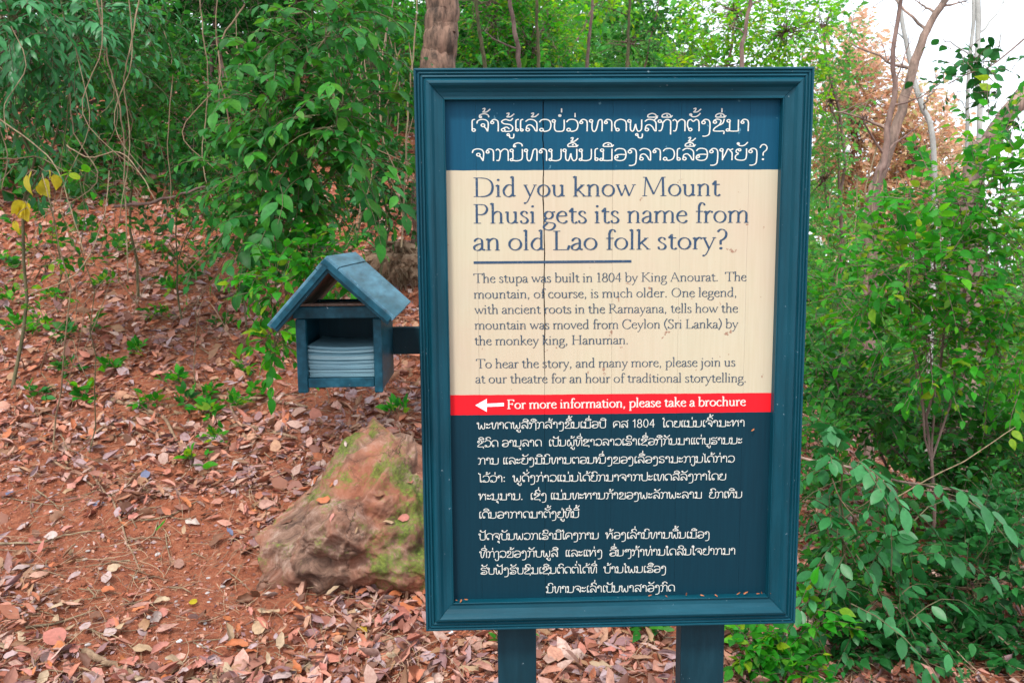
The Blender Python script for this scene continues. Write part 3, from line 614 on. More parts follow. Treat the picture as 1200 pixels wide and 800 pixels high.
        slab('ridge_cap', c0_, .0295, -.0008, TH, R0 - .001, R1 - .004, M['teal_roof'])
        slab('roof_board', .0305, Ln, 0, TH, R0, ys_ - .0006, M['teal_roof'])
        slab('roof_board', .0305, Ln - .0015, .0006, TH, ys_ + .0006, R1, M['teal_roof'])
        slab('roof_lining', .016, Ln - .006, TH + .0008, TH + .004, R0 + .014, R1 - .01, M['bare_wood'])
        slab('gable_trim', .010 if side > 0 else .0195, Ln - .002, TH + .0005, TH + .011, R0 + .002, R0 + .0125, MBX)
        slab('gable_trim', .0005 if side > 0 else .0115, Ln - .004, TH * .5, TH + .006, R0 - .005, R0 - .0005, MBX)
    # ---------------- the brochures in it, each a thing
    bm_, n, l_, b = newmat('brochure_paper')
    oi = n.new('ShaderNodeObjectInfo'); r = ramp(n, [(0, (.13,.29,.36)), (.5, (.21,.39,.46)), (1, (.30,.49,.54))]); l_.new(oi.outputs['Random'], r.inputs[0])
    l_.new(r.outputs[0], b.inputs['Base Color']); b.inputs['Roughness'].default_value = .6
    b0 = L(362, 442, F0 + .016); b1 = L(440.5, 442, F0 + .016); base = zfl1 - .0015
    W = b1[0] - b0[0]; top = L(400, 406, F0 + .016)[1]; NB = 17; th = (top - base) / NB
    for i in range(NB):
        B = MB(); K = 9; xs = np.linspace(0, W, K)
        sag = (-.0035 * np.sin(np.pi * xs / W) + .0022 * (1 - xs / W)) * (i / NB) + .0002 * np.sin(xs * 60 + i)
        dx = random.uniform(-.002, .002) if i < NB - 1 else 0; dy = random.uniform(-.004, .004)
        for lay, (h0, h1) in enumerate(((.0001, th * .40), (th * .52, th * .80))):
            V = []
            for k in range(K):
                z = sag[k]
                for (y, hh) in ((dy, h0), (dy + .15, h0), (dy + .15, h1), (dy, h1)): V.append((xs[k] - W / 2 + dx + (.0006 if lay else 0), y, z + hh))
            F = [(4*k+q, 4*k+(q+1)%4, 4*k+4+(q+1)%4, 4*k+4+q) for k in range(K - 1) for q in range(4)] + [(0, 3, 2, 1), (4*K-4, 4*K-3, 4*K-2, 4*K-1)]
            B.add(V, F)
        B.box((-W/2 + dx - .0003, dy, sag[0] + .0002), (-W/2 + dx + .001, dy + .15, sag[0] + th * .85))      # the fold
        o = B.build('brochure', bm_)
        o.location = tuple(SP + SU * (b0[0] + W / 2) + SN * (F0 + .020) + np.array([0, 0, base + .0006 + th * i])); o.rotation_euler = (0, 0, YAW)
        od = ['', 'second', 'third', 'fourth', 'fifth', 'sixth', 'seventh', 'eighth', 'ninth']; k_ = NB - 1 - i; lab = f'pale blue folded brochure, {od[k_] if k_ < 9 else od[i]} from the {"top" if k_ < 9 else "bottom"} of the stack in the wooden house'
        if i == NB - 1: lab = 'topmost pale blue brochure of the stack in the wooden house, bowed along its edge'
        if i == 0: lab = 'bottom brochure of the pale blue stack, resting on the floor of the wooden house'
        tag(o, lab, 'brochure', 'brochures stacked in the wooden house')
    return S
SIGN = build_sign()
def where(x, y):
    if x > 500: return 'between the sign posts' if 628 < x < 800 else 'left of the left sign post'
    if x > 300 and y > 690: return 'below the mossy stone'
    if x > 250 and y > 690: return 'at the bottom left of the stone'
    if x > 260: return 'between the brochure house and the stone' if y < 560 else 'left of the mossy stone'
    if y > 740: return 'along the bottom left edge'
    if y > 600: return 'round the bare red earth' if x > 90 else 'left of the bare red earth'
    return 'above the red bank' if x > 130 else 'near the left edge above the red bank'
# ------------------------------------------------------------------ leaves, twigs and stems
def template(kind):
    """one leaf of unit length along +y, blade facing +z: vertices, triangles"""
    if kind == 'tiny':      # for far crowns: two triangles folded on the midrib
        return np.array([(0,0,0),(-.26,.45,.08),(0,1,-.06),(.26,.45,.08)]), [(0,1,2),(0,2,3)]
    if kind == 'ovate': a = [(0,0,0),(0,.34,-.01),(0,.7,-.03),(0,1,-.14)]; e1 = (.25,.28,.06); e2 = (.21,.62,.02)
    elif kind == 'long': a = [(0,0,0),(0,.34,.0),(0,.7,-.05),(0,1,-.2)]; e1 = (.15,.3,.04); e2 = (.14,.66,-.01)
    elif kind == 'broad': a = [(0,0,0),(0,.34,-.02),(0,.68,-.04),(0,1,-.16)]; e1 = (.38,.25,.08); e2 = (.30,.6,.03)
    elif kind == 'oval': a = [(0,0,0),(0,.34,-.01),(0,.75,-.02),(0,1,-.05)]; e1 = (.24,.32,.04); e2 = (.24,.72,.02)
    elif kind == 'dry1': a = [(0,0,.02),(0,.3,.0),(0,.65,.02),(0,1,.14)]; e1 = (.25,.28,.13); e2 = (.2,.62,.15)
    elif kind == 'dry2': a = [(0,0,0),(0,.3,.10),(0,.65,.12),(0,1,.0)]; e1 = (.28,.3,.0); e2 = (.22,.66,.03)
    elif kind == 'dry3': a = [(0,0,.12),(0,.3,.04),(0,.65,.0),(0,1,.10)]; e1 = (.12,.28,.16); e2 = (.10,.62,.14)
    elif kind == 'dry4': a = [(0,0,0),(0,.3,.03),(0,.6,.06),(0,1,.04)]; e1 = (.34,.25,.02); e2 = (.3,.6,.10)
    elif kind == 'dry5': a = [(0,0,.05),(.05,.3,.0),(.02,.65,.03),(-.1,1,.2)]; e1 = (.16,.25,.26); e2 = (.13,.66,.24)
    elif kind == 'dry6': a = [(0,0,0),(.06,.33,.06),(.0,.68,.09),(-.12,1,.02)]; e1 = (.10,.3,.02); e2 = (.08,.66,.05)
    V = list(a) + [(-e1[0], e1[1], e1[2]), (-e2[0], e2[1], e2[2]), (e1[0], e1[1], e1[2] * .7), (e2[0], e2[1], e2[2] * 1.3)]
    F = [(0,4,1),(4,5,1),(1,5,2),(5,3,2),(0,1,6),(1,7,6),(1,2,7),(2,3,7)]
    V = np.array(V, float)
    F = [tuple(reversed(f)) for f in F]
    return V, F
TPL = {k: template(k) for k in ('tiny','ovate','long','broad','oval','dry1','dry2','dry3','dry4','dry5','dry6')}
def fine(kind):
    """the same leaf with a rounder outline, for leaves seen one by one"""
    V, F = TPL[kind]
    if kind == 'tiny': return V, F
    y = np.array([0, .30, .66, 1.]); w_ = [(0, abs(V[i][0] - V[j][0])) for i, j in ((0, 0), (4, 1), (5, 2), (3, 3))]
    T_ = np.array([.0, .08, .2, .36, .54, .72, .87, 1.]); m_ = np.array([V[0], V[1], V[2], V[3]])
    def interp(col, arr): 
        q = np.polyfit([a[1] for a in m_], arr, 3); return np.polyval(q, T_)
    mx = interp(0, m_[:, 0]); mz = interp(0, m_[:, 2]); wmax = max(abs(V[4][0] - V[1][0]), abs(V[5][0] - V[2][0])) * 1.05
    sk = abs(V[5][0] - V[2][0]) / max(abs(V[4][0] - V[1][0]), 1e-3); pk = .42 + .12 * (sk - .8)
    prof = np.array([0, .42, .82, 1, .93, .68, .34, 0]) if sk < .95 else np.array([0, .36, .74, .97, 1, .8, .42, 0])
    e_ = np.interp(T_, [0, .3, .66, 1], [0, V[4][2] - V[1][2], V[5][2] - V[2][2], 0]); e2 = np.interp(T_, [0, .3, .66, 1], [0, V[6][2] - V[1][2], V[7][2] - V[2][2], 0])
    W = []
    if kind.startswith('dry'):
        r3 = np.random.default_rng(int(kind[3:])); e_ = e_ + r3.normal(0, .03, 8); e2 = e2 + r3.normal(0, .03, 8); pa = prof * (1 + r3.normal(0, .16, 8)); pb = prof * (1 + r3.normal(0, .16, 8)); mx = mx + np.array([0, .01, -.02, .03, -.02, .02, .03, .0])
    else: pa = pb = prof
    for i in range(8):
        W += [(mx[i], T_[i], mz[i]), (mx[i] - wmax * pa[i], T_[i] - .01, mz[i] + e_[i] * (1 if i % 2 else .86)), (mx[i] + wmax * pb[i], T_[i] - .01, mz[i] + e2[i] * (.88 if i % 2 else 1.04))]
    G = []
    for i in range(7):
        a, b_ = 3 * i, 3 * i + 3
        G += [(a + 1, a, b_, b_ + 1), (a, a + 2, b_ + 2, b_)] if 0 < i < 6 else ([(a, b_, b_ + 1), (a, b_ + 2, b_)] if i == 0 else [(a + 1, a, b_), (a, a + 2, b_)])
    return np.array(W), G
SHARED = {}
def shared_leaf(kind, mat):
    k = (kind, mat.name)
    if k not in SHARED:
        V, F = fine(kind); me = bpy.data.meshes.new('leaf_' + kind)
        me.from_pydata([tuple(v) for v in V], [], F); me.polygons.foreach_set('use_smooth', np.ones(len(F), bool)); me.materials.append(mat); SHARED[k] = me
    return SHARED[k]
def frames(axis, normal):
    y = unit(axis); x = unit(np.cross(y, normal)); z = np.cross(x, y)
    return np.stack([x, y, z], -1)           # columns
def add_leaves(B, kind, P, R, S, tint=None):
    V, F = TPL[kind]; F = np.array(F)
    if len(P) == 0: return
    W = np.einsum('nij,vj->nvi', R, V) * S[:, None, None] + P[:, None]
    FF = (np.arange(len(P))[:, None, None] * len(V) + F[None]).reshape(-1, 3)
    t = rng.random(len(P)) if tint is None else tint
    B.add(W.reshape(-1, 3), FF, np.repeat(t, len(V)))
def leaf_objs(name, kind, mat, P, R, S, parent, off, variants=None):
    for i in range(len(P)):
        k = kind if variants is None else variants[i]
        o = bpy.data.objects.new(name, shared_leaf(k, mat)); q = P[i] - off
        s_ = S[i]; r_ = R[i]
        o.matrix_local = Matrix(((r_[0,0]*s_, r_[0,1]*s_, r_[0,2]*s_, q[0]), (r_[1,0]*s_, r_[1,1]*s_, r_[1,2]*s_, q[1]), (r_[2,0]*s_, r_[2,1]*s_, r_[2,2]*s_, q[2]), (0,0,0,1)))
        put(o, parent)
def grow(P0, D, L, nl, leaf, droop=.3, spread=.9, style='alternate', sink=.25, K=5):
    """twigs from P0 along D: returns leaf positions, frames, sizes and twig centre lines"""
    T = len(P0); D = unit(D); t = (np.arange(K) / (K - 1))[None, :, None]
    down = np.array([0, 0, -1.])
    wob = rng.normal(0, .05, (T, 1, 3)) * np.sin(t * 3)
    C = P0[:, None] + D[:, None] * t * L[:, None, None] + (down * droop * t ** 2 + wob * t) * L[:, None, None]
    u = ((np.arange(nl) + .7) / nl)[None, :]; u = u * np.ones((T, 1)) + rng.uniform(-.3, .3, (T, nl)) / nl; u = np.clip(u, .06, 1)
    Q = P0[:, None] + D[:, None] * u[..., None] * L[:, None, None] + down * droop * (u ** 2)[..., None] * L[:, None, None]
    tan = unit(D[:, None] + 2 * droop * down * u[..., None])
    side = unit(np.cross(tan, np.array([0, 0, 1.])) + 1e-4)
    sg = np.where((np.arange(nl) % 2) == 0, 1., -1.)[None, :, None]
    last = (np.arange(nl) == nl - 1)[None, :, None]
    a = tan * math.cos(spread) + side * sg * math.sin(spread) * np.where(last, .1, 1) + down * sink
    a = unit(a + rng.normal(0, .16 if style == 'pinnate' else .3, a.shape))
    up = unit(np.cross(side, tan)); up = np.where(up[..., 2:3] < 0, -up, up)
    nrm = up + rng.normal(0, .14 if style == 'pinnate' else .4, a.shape)
    S = leaf * rng.uniform(.5, 1.2, (T, nl)) * rng.uniform(.8, 1.15, (T, 1)) * (1 - .25 * np.abs(u - .6))
    R = frames(a.reshape(-1, 3), nrm.reshape(-1, 3))
    return Q.reshape(-1, 3), R, S.reshape(-1), C
def stemline(a, b, bend=.15, k=7, sag=0):
    a = np.asarray(a, float); b = np.asarray(b, float); L = np.linalg.norm(b - a); t = np.linspace(0, 1, k)[:, None]
    off = unit(rng.normal(0, 1, 3)) * L * bend * rng.uniform(.3, 1)
    P = a + (b - a) * t + off * np.sin(math.pi * t) + np.array([0, 0, -1.]) * sag * np.sin(math.pi * t)
    P[1:-1] += rng.normal(0, .012 * L, (k - 2, 3)); return P

def plant(name, label, cat, root, clusters, mat, leaf=.05, kind='ovate', nl=6, twig=.22, droop=.25, style='alternate', indiv=0,
          stemr=.006, stem='stem', group=None, spread=.9, sink=.25, part='leaf', up=.35, stems=True, sides=5, dense=1.7):
    """clusters: (px, py, rx px, ry px, Y, dY, twigs) leafy masses hung on stems that rise from one root"""
    root = np.asarray(root, float)
    E_ = empty(name, root, label, cat, group)
    BS = MB(); allP = []; allR = []; allS = []; trunkline = None
    for (cx, cy, rx, ry, Y, dY, n) in clusters:
        n = int(n * dense)
        c0 = at(cx, cy, Y); k = Y / FPX
        q = rng.normal(0, 1, (n, 3)); q = unit(q) * (rng.random((n, 1)) ** .4)
        P = c0 + q * np.array([rx * k, dY, ry * k]) * .92
        g = terrain(P[:, 0], P[:, 1]) + .03; P[:, 2] = np.maximum(P[:, 2], g)
        D = unit(unit(q) * .8 + rng.normal(0, .5, (n, 3)) + np.array([0, -.15, up]))
        L = twig * rng.uniform(.6, 1.3, n)
        Q, R, S, C = grow(P, D, L, nl, leaf, droop, spread, style, sink)
        BS.tubes(C, np.linspace(.0022, .0008, C.shape[1])[None] * np.ones((n, 1)) * max(1, leaf / .06), 3)
        allP.append(Q); allR.append(R); allS.append(S)
        if stems:
            cen = P.mean(0); base = root + rng.normal(0, .02, 3) * (1, 1, 0) if trunkline is None else trunkline[4]
            if trunkline is None: trunkline = stemline(root, cen, .10, 9); BS.tube(trunkline, np.linspace(stemr, stemr * .5, 9), sides)
            else: base = trunkline[rng.integers(3, 7)]; lim = stemline(base, cen, .12, 8); BS.tube(lim, np.linspace(stemr * .6, stemr * .3, 8), sides)
            for m_ in rng.permutation(n)[:max(2, n // 4)]: BS.tube(stemline(cen + rng.normal(0, .03, 3), P[m_], .18, 5), np.linspace(stemr * .3, .0012, 5), 3)
    BS.build('stem', M[stem], E_, root, True)
    P = np.concatenate(allP); R = np.concatenate(allR); S = np.concatenate(allS)
    ok = P[:, 2] > terrain(P[:, 0], P[:, 1]) + .01
    P, R, S = P[ok], R[ok], S[ok]
    d = P - CAM; z = d @ AF; px = 600 + FPX * (d @ AX) / z; py = 400 - FPX * (d @ AU) / z
    if indiv:
        vis = (px > 0) & (px < 1200) & (py > 0) & (py < 800)
        rank = np.argsort(np.where(vis, z - S * 6, 1e6))[:indiv]
        leaf_objs(part, kind, mat, P[rank], R[rank], S[rank], E_, root)
        keep = np.ones(len(P), bool); keep[rank] = False; P, R, S = P[keep], R[keep], S[keep]
    if len(P):
        B = MB(); add_leaves(B, kind, P, R, S); o = B.build('foliage', mat, E_, root, True, True); o['kind'] = 'stuff'
    return E_
def hp(px, py): return hit(px, py)
def on(px, Y):           # a point of the ground under pixel column px at distance Y
    q = at(px, 400, Y); return np.array([q[0], Y, terrain(q[0], Y)])

# ---------------- left side, near to far
plant('sapling', 'leafy sapling with pale drooping leaf sprays rising behind the brochure house', 'sapling', hit(352, 405),
      [(385, 40, 55, 45, 4.2, .3, 30), (400, 135, 40, 40, 4.1, .25, 26), (330, 110, 55, 60, 4.3, .3, 34), (355, 190, 65, 50, 4.2, .3, 40), (330, 260, 45, 45, 4.2, .25, 28), (295, 215, 45, 45, 4.4, .25, 20), (425, 190, 20, 25, 4.0, .1, 8)],
      M['green_mid'], .092, 'ovate', 7, .27, .45, 'pinnate', 290, .011, sink=.45)
plant('sapling', 'bright green low sapling beside the gable of the brochure house', 'sapling', hit(334, 425),
      [(328, 330, 26, 42, 3.8, .15, 26), (322, 395, 16, 24, 3.8, .12, 10), (365, 300, 28, 30, 4.0, .15, 16), (390, 338, 22, 14, 4.1, .12, 14)], M['green_bright'], .07, 'ovate', 6, .15, .35, indiv=150, stemr=.006)
plant('shrub', 'dark shrub with drooping bluish leaflets at the top left corner', 'shrub', on(10, 5.2),
      [(20, 25, 75, 55, 5.0, .5, 50), (95, 55, 65, 45, 5.2, .5, 40), (40, 125, 65, 40, 5.3, .4, 28), (110, 0, 60, 40, 5.4, .4, 25)],
      M['green_blue'], .10, 'long', 9, .34, .5, 'pinnate', 250, .012, sink=.45)
plant('shrub', 'small leaved mid green shrub on the slope left of the dark hollow', 'shrub', on(165, 6.6),
      [(160, 60, 70, 55, 6.4, .5, 80), (195, 110, 55, 45, 6.5, .5, 60), (150, 120, 60, 36, 6.4, .4, 30)],
      M['green_mid'], .075, 'ovate', 8, .26, .2, indiv=200, stemr=.012)
plant('shrub', 'low leafy shrub over the litter left of the sapling', 'shrub', on(215, 6.2),
      [(200, 215, 70, 26, 6.2, .35, 22), (250, 190, 60, 30, 6.4, .35, 26), (110, 215, 55, 20, 6.2, .3, 10)],
      M['green_dark'], .075, 'ovate', 6, .2, .2, indiv=120, stemr=.008)
plant('bush', 'dark tangled bush between the sapling and the sign', 'bush', on(440, 6.6),
      [(435, 80, 40, 70, 6.6, .4, 66), (425, 195, 45, 55, 6.4, .4, 66), (460, 225, 28, 50, 6.6, .3, 30), (400, 250, 35, 30, 6.2, .3, 24)],
      M['green_dark'], .07, 'ovate', 8, .24, .3, indiv=160, stemr=.012)
plant('bush', 'bright leafed bush catching light above the left corner of the sign', 'bush', on(420, 7.6),
      [(455, 20, 40, 45, 7.6, .5, 50), (395, -10, 60, 40, 7.4, .5, 50), (475, 60, 20, 60, 7.8, .4, 30)],
      M['green_bright'], .075, 'ovate', 8, .26, .25, indiv=80, stemr=.014)
plant('yellow_leaved_seedling', 'spindly seedling with three big yellow leaves at the left edge', 'seedling', on(52, 4.6),
      [(48, 200, 8, 8, 4.3, .04, 3), (38, 242, 9, 10, 4.3, .04, 3)], M['yellow_clear'], .10, 'broad', 2, .06, .9, indiv=14, stemr=.005, stem='vine', sink=1.5, dense=1.0)
plant('seedling', 'thin seedling with two bright green leaves beside the yellow leaves', 'seedling', on(95, 4.6),
      [(92, 212, 16, 9, 4.3, .06, 6)], M['green_bright'], .085, 'broad', 1, .06, .3, indiv=6, stemr=.004)

plant('fern_like_shrub', 'low spreading shrub under the yellow leaves at the left edge', 'shrub', on(70, 6.4),
      [(40, 180, 60, 26, 6.2, .3, 14), (90, 235, 60, 20, 6.0, .3, 9), (20, 120, 50, 30, 6.3, .3, 16)], M['green_mid'], .08, 'ovate', 7, .24, .2, indiv=60, stemr=.008)
plant('shrub', 'glossy low shrub at the foot of the sapling', 'shrub', on(290, 6.0),
      [(290, 150, 45, 40, 6.0, .3, 40), (300, 260, 50, 34, 5.6, .3, 34), (370, 290, 50, 30, 5.4, .3, 30)], M['green_mid'], .08, 'ovate', 7, .22, .2, indiv=100, stemr=.008)
plant('shrub', 'leafy shrub filling the gap under the right bush beside the sign', 'shrub', on(970, 5.4),
      [(975, 380, 40, 60, 5.4, .3, 50), (970, 480, 36, 40, 5.2, .3, 36), (985, 290, 34, 50, 5.6, .3, 34)], M['green_bright'], .06, 'ovate', 7, .2, .15, indiv=80, stemr=.008)

plant('shrub', 'thin low shrub spreading over the litter at the far left', 'shrub', hit(40, 330),
      [(40, 290, 50, 26, 5.6, .25, 12), (110, 300, 50, 20, 5.6, .25, 12), (20, 345, 36, 20, 5.0, .2, 7)], M['green_bright'], .07, 'ovate', 5, .2, .1, indiv=60, stemr=.005, dense=1.2)
plant('shrub', 'thin low shrub spreading over the litter below the dark hollow', 'shrub', hit(200, 310),
      [(190, 280, 50, 22, 5.9, .25, 16), (250, 275, 40, 22, 5.7, .25, 14), (225, 315, 40, 16, 5.4, .2, 8)], M['green_mid'], .07, 'ovate', 5, .2, .1, indiv=60, stemr=.005, dense=1.2)
# background greenery on the left and centre: every bush and tree is its own thing
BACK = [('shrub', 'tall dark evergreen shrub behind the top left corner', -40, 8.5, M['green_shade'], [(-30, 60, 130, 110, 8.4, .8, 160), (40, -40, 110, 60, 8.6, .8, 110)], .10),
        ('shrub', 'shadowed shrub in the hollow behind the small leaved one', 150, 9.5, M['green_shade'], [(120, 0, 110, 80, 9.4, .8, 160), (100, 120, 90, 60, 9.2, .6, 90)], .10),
        ('shrub', 'shade darkened green shrub framing the dark hollow at the top', 250, 9.6, M['green_shade'], [(250, -20, 110, 60, 9.6, .7, 130), (300, 60, 60, 70, 9.4, .6, 100), (235, 160, 60, 40, 9.2, .5, 60)], .10),
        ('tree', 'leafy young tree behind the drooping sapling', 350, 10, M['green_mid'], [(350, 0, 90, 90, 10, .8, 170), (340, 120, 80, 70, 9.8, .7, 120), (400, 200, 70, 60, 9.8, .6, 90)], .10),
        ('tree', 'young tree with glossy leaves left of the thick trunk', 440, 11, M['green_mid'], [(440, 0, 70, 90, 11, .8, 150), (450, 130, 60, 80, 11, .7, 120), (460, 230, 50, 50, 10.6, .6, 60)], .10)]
for nm, lab, px, Y, mt, cl, lf in BACK:
    plant(nm, lab, nm, on(px, Y), cl, mt, lf, 'ovate', 7, .3, .25, stemr=.03, stem='bark', indiv=0)
CAN = [('tree', 'sunlit yellow green tree above the left half of the sign', 585, 11.5, 'green_bright', [(575, 10, 55, 70, 11.5, 1, 190), (620, 60, 60, 50, 11.6, 1, 120), (560, 90, 60, 50, 11.5, 1, 80)], .09),
       ('tree', 'lime green tree showing gaps of white sky above the sign', 665, 13, 'green_lime', [(640, 30, 36, 60, 13, 1, 60), (705, -10, 50, 36, 13, 1, 40), (640, 90, 60, 30, 13, .8, 50)], .10),
       ('tree', 'darker green tree above the middle of the sign', 745, 14, 'green_mid', [(735, 50, 46, 45, 14, 1, 70), (800, 60, 36, 40, 14, 1, 46), (770, -10, 60, 30, 14, 1, 60)], .10),
       ('tree', 'bright lime tree over the right corner of the sign', 880, 12, 'green_lime', [(860, 15, 60, 50, 12, 1, 120), (920, 40, 50, 60, 12, 1, 120), (840, 80, 60, 40, 12, .8, 80), (930, 110, 36, 40, 12, .6, 60)], .09),
       ('tree', 'yellowing tree right of the sign top with loose branches', 970, 13, 'green_far', [(965, 30, 34, 50, 13, .7, 70), (975, 120, 30, 60, 13, .7, 70), (965, 210, 30, 60, 13, .7, 70)], .09)]
for nm, lab, px, Y, mt, cl, lf in CAN:
    plant(nm, lab, nm, on(px, Y), cl, M[mt], lf, 'ovate', 8, .4, .2, stemr=.035, stem='bark')

# ---------------- right side
plant('bush', 'bright small leaved bush filling the right edge below the sky', 'bush', on(1120, 4.0),
      [(1120, 240, 75, 45, 3.9, .35, 80), (1060, 310, 65, 50, 3.8, .35, 80), (1160, 330, 70, 60, 3.8, .35, 90), (1185, 200, 36, 60, 3.9, .3, 30), (1165, 160, 40, 30, 4.0, .3, 8), (1075, 225, 36, 24, 3.9, .2, 8), (1090, 400, 80, 50, 3.9, .35, 80), (1180, 420, 60, 50, 3.8, .35, 60), (1010, 350, 30, 40, 4.0, .2, 26)],
      M['green_bright'], .062, 'ovate', 7, .20, .15, dense=1.25, indiv=290, stemr=.009, stem='bark')
plant('bush', 'darker green bush behind the large leaflets right of the sign', 'bush', on(1060, 4.6),
      [(1010, 460, 60, 55, 4.5, .35, 70), (1090, 500, 80, 55, 4.5, .35, 90), (1180, 520, 60, 60, 4.4, .35, 70), (965, 430, 26, 50, 4.6, .25, 26), (1130, 600, 80, 50, 4.3, .3, 70)],
      M['green_mid'], .07, 'ovate', 7, .2, .2, indiv=220, stemr=.01, stem='bark')
plant('compound_leaved_shrub', 'shrub with large dull green oval leaflets hanging beside the right edge of the sign', 'shrub', on(1010, 3.3),
      [(985, 545, 40, 24, 3.15, .12, 8), (1040, 575, 50, 30, 3.2, .15, 9), (1000, 630, 50, 36, 3.15, .15, 7), (1070, 640, 40, 36, 3.25, .15, 6), (950, 590, 16, 30, 3.1, .08, 3), (1045, 700, 44, 34, 3.1, .15, 9), (985, 690, 30, 30, 3.05, .1, 4)],
      M['green_blue'], .082, 'oval', 9, .32, .6, 'pinnate', 290, .006, sink=.55, up=.25, dense=1.0)
plant('bush', 'mid green bush low behind the large oval leaflets', 'bush', on(1040, 4.0),
      [(1000, 600, 60, 50, 3.9, .25, 44), (1060, 680, 60, 50, 3.7, .25, 44), (985, 700, 30, 40, 3.7, .15, 18), (960, 520, 24, 40, 4.0, .2, 20)], M['green_mid'], .06, 'ovate', 7, .17, .2, indiv=160, stemr=.007)
plant('bush', 'shaded bush in the bottom right corner', 'bush', on(1150, 3.4),
      [(1150, 680, 60, 60, 3.4, .25, 66), (1185, 620, 40, 50, 3.5, .25, 40), (1120, 770, 70, 36, 3.2, .2, 50), (1030, 775, 50, 26, 3.1, .15, 30), (985, 765, 22, 20, 3.1, .1, 12), (1190, 770, 30, 40, 3.2, .2, 26)],
      M['green_dark'], .065, 'ovate', 7, .17, .2, indiv=220, stemr=.008)
plant('low_plant', 'bright leafy low plant at the foot of the right post', 'plant', on(885, 3.0),
      [(880, 760, 26, 22, 2.95, .1, 22), (915, 785, 34, 22, 2.9, .1, 26), (950, 730, 14, 30, 3.0, .1, 14)], M['green_bright'], .062, 'ovate', 6, .12, .2, indiv=200, stemr=.004)
plant('low_plant', 'small leafy plant in the litter right of the sign bottom', 'plant', on(975, 3.5),
      [(968, 668, 20, 26, 3.4, .1, 14), (1000, 745, 26, 18, 3.3, .1, 14)], M['green_mid'], .06, 'ovate', 6, .12, .2, indiv=120, stemr=.004)
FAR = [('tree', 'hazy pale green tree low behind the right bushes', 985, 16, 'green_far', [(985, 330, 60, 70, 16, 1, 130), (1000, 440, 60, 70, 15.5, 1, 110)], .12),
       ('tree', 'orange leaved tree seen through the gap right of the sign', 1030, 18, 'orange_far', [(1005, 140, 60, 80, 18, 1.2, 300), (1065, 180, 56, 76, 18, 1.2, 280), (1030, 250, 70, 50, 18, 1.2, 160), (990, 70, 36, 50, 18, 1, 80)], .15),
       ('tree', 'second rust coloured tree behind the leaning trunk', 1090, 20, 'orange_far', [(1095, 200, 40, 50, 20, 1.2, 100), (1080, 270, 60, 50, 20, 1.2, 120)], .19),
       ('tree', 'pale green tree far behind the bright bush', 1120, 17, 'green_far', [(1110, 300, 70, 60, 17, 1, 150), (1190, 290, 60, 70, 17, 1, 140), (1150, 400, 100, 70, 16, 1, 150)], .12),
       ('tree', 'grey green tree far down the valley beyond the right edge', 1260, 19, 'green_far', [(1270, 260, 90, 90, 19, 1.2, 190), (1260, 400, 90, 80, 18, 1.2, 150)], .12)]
for nm, lab, px, Y, mt, cl, lf in FAR:
    plant(nm, lab, nm, on(px, Y), cl, M[mt], lf, 'ovate', 8, .5, .2, stemr=.05, stem='bark_pink')

# far wood closing the view: one mass of leaves nobody could count
B = MB(); N = 60000
ang = rng.uniform(-.95, 1.0, N); Yd = rng.uniform(20, 34, N); X = np.tan(ang) * Yd
g = terrain(X, Yd); s_ = X / Yd
hgt = np.where(s_ < -.02, 9, np.where(s_ < .3, 3.6, 5.0)) + 2.2 * fbm(X * .25, Yd * .25, 21)
hgt = np.where((s_ > .34), hgt * .95, hgt)
Z = g + rng.random(N) ** .8 * hgt
P = np.stack([X, Yd, Z], 1); R = frames(rng.normal(0, 1, (N, 3)), rng.normal(0, .6, (N, 3)) + (0, -.4, .8))
add_leaves(B, 'tiny', P, R, rng.uniform(.2, .42, N))
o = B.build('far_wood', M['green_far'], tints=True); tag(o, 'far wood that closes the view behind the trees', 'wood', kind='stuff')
# forest above the left bank, nearer and darker
B = MB(); N = 60000
ang = rng.uniform(-.85, .02, N); Yd = rng.uniform(12.5, 18, N); X = np.tan(ang) * Yd
Z = terrain(X, Yd) + rng.random(N) * (np.where(X / Yd > -.06, 2.6, 5.2) + 2 * fbm(X * .5, Yd * .5, 31))
P = np.stack([X, Yd, Z], 1); keep = rng.random(N) < .55 + .9 * fbm(X * .6, Z * .6, 41)
P = P[keep]; R = frames(rng.normal(0, 1, (len(P), 3)), rng.normal(0, .6, (len(P), 3)) + (0, -.4, .8))
add_leaves(B, 'tiny', P, R, rng.uniform(.11, .22, len(P)))
o = B.build('hillside_undergrowth', M['green_shade'], tints=True); tag(o, 'dense dark undergrowth covering the hill behind the slope', 'undergrowth', kind='stuff')

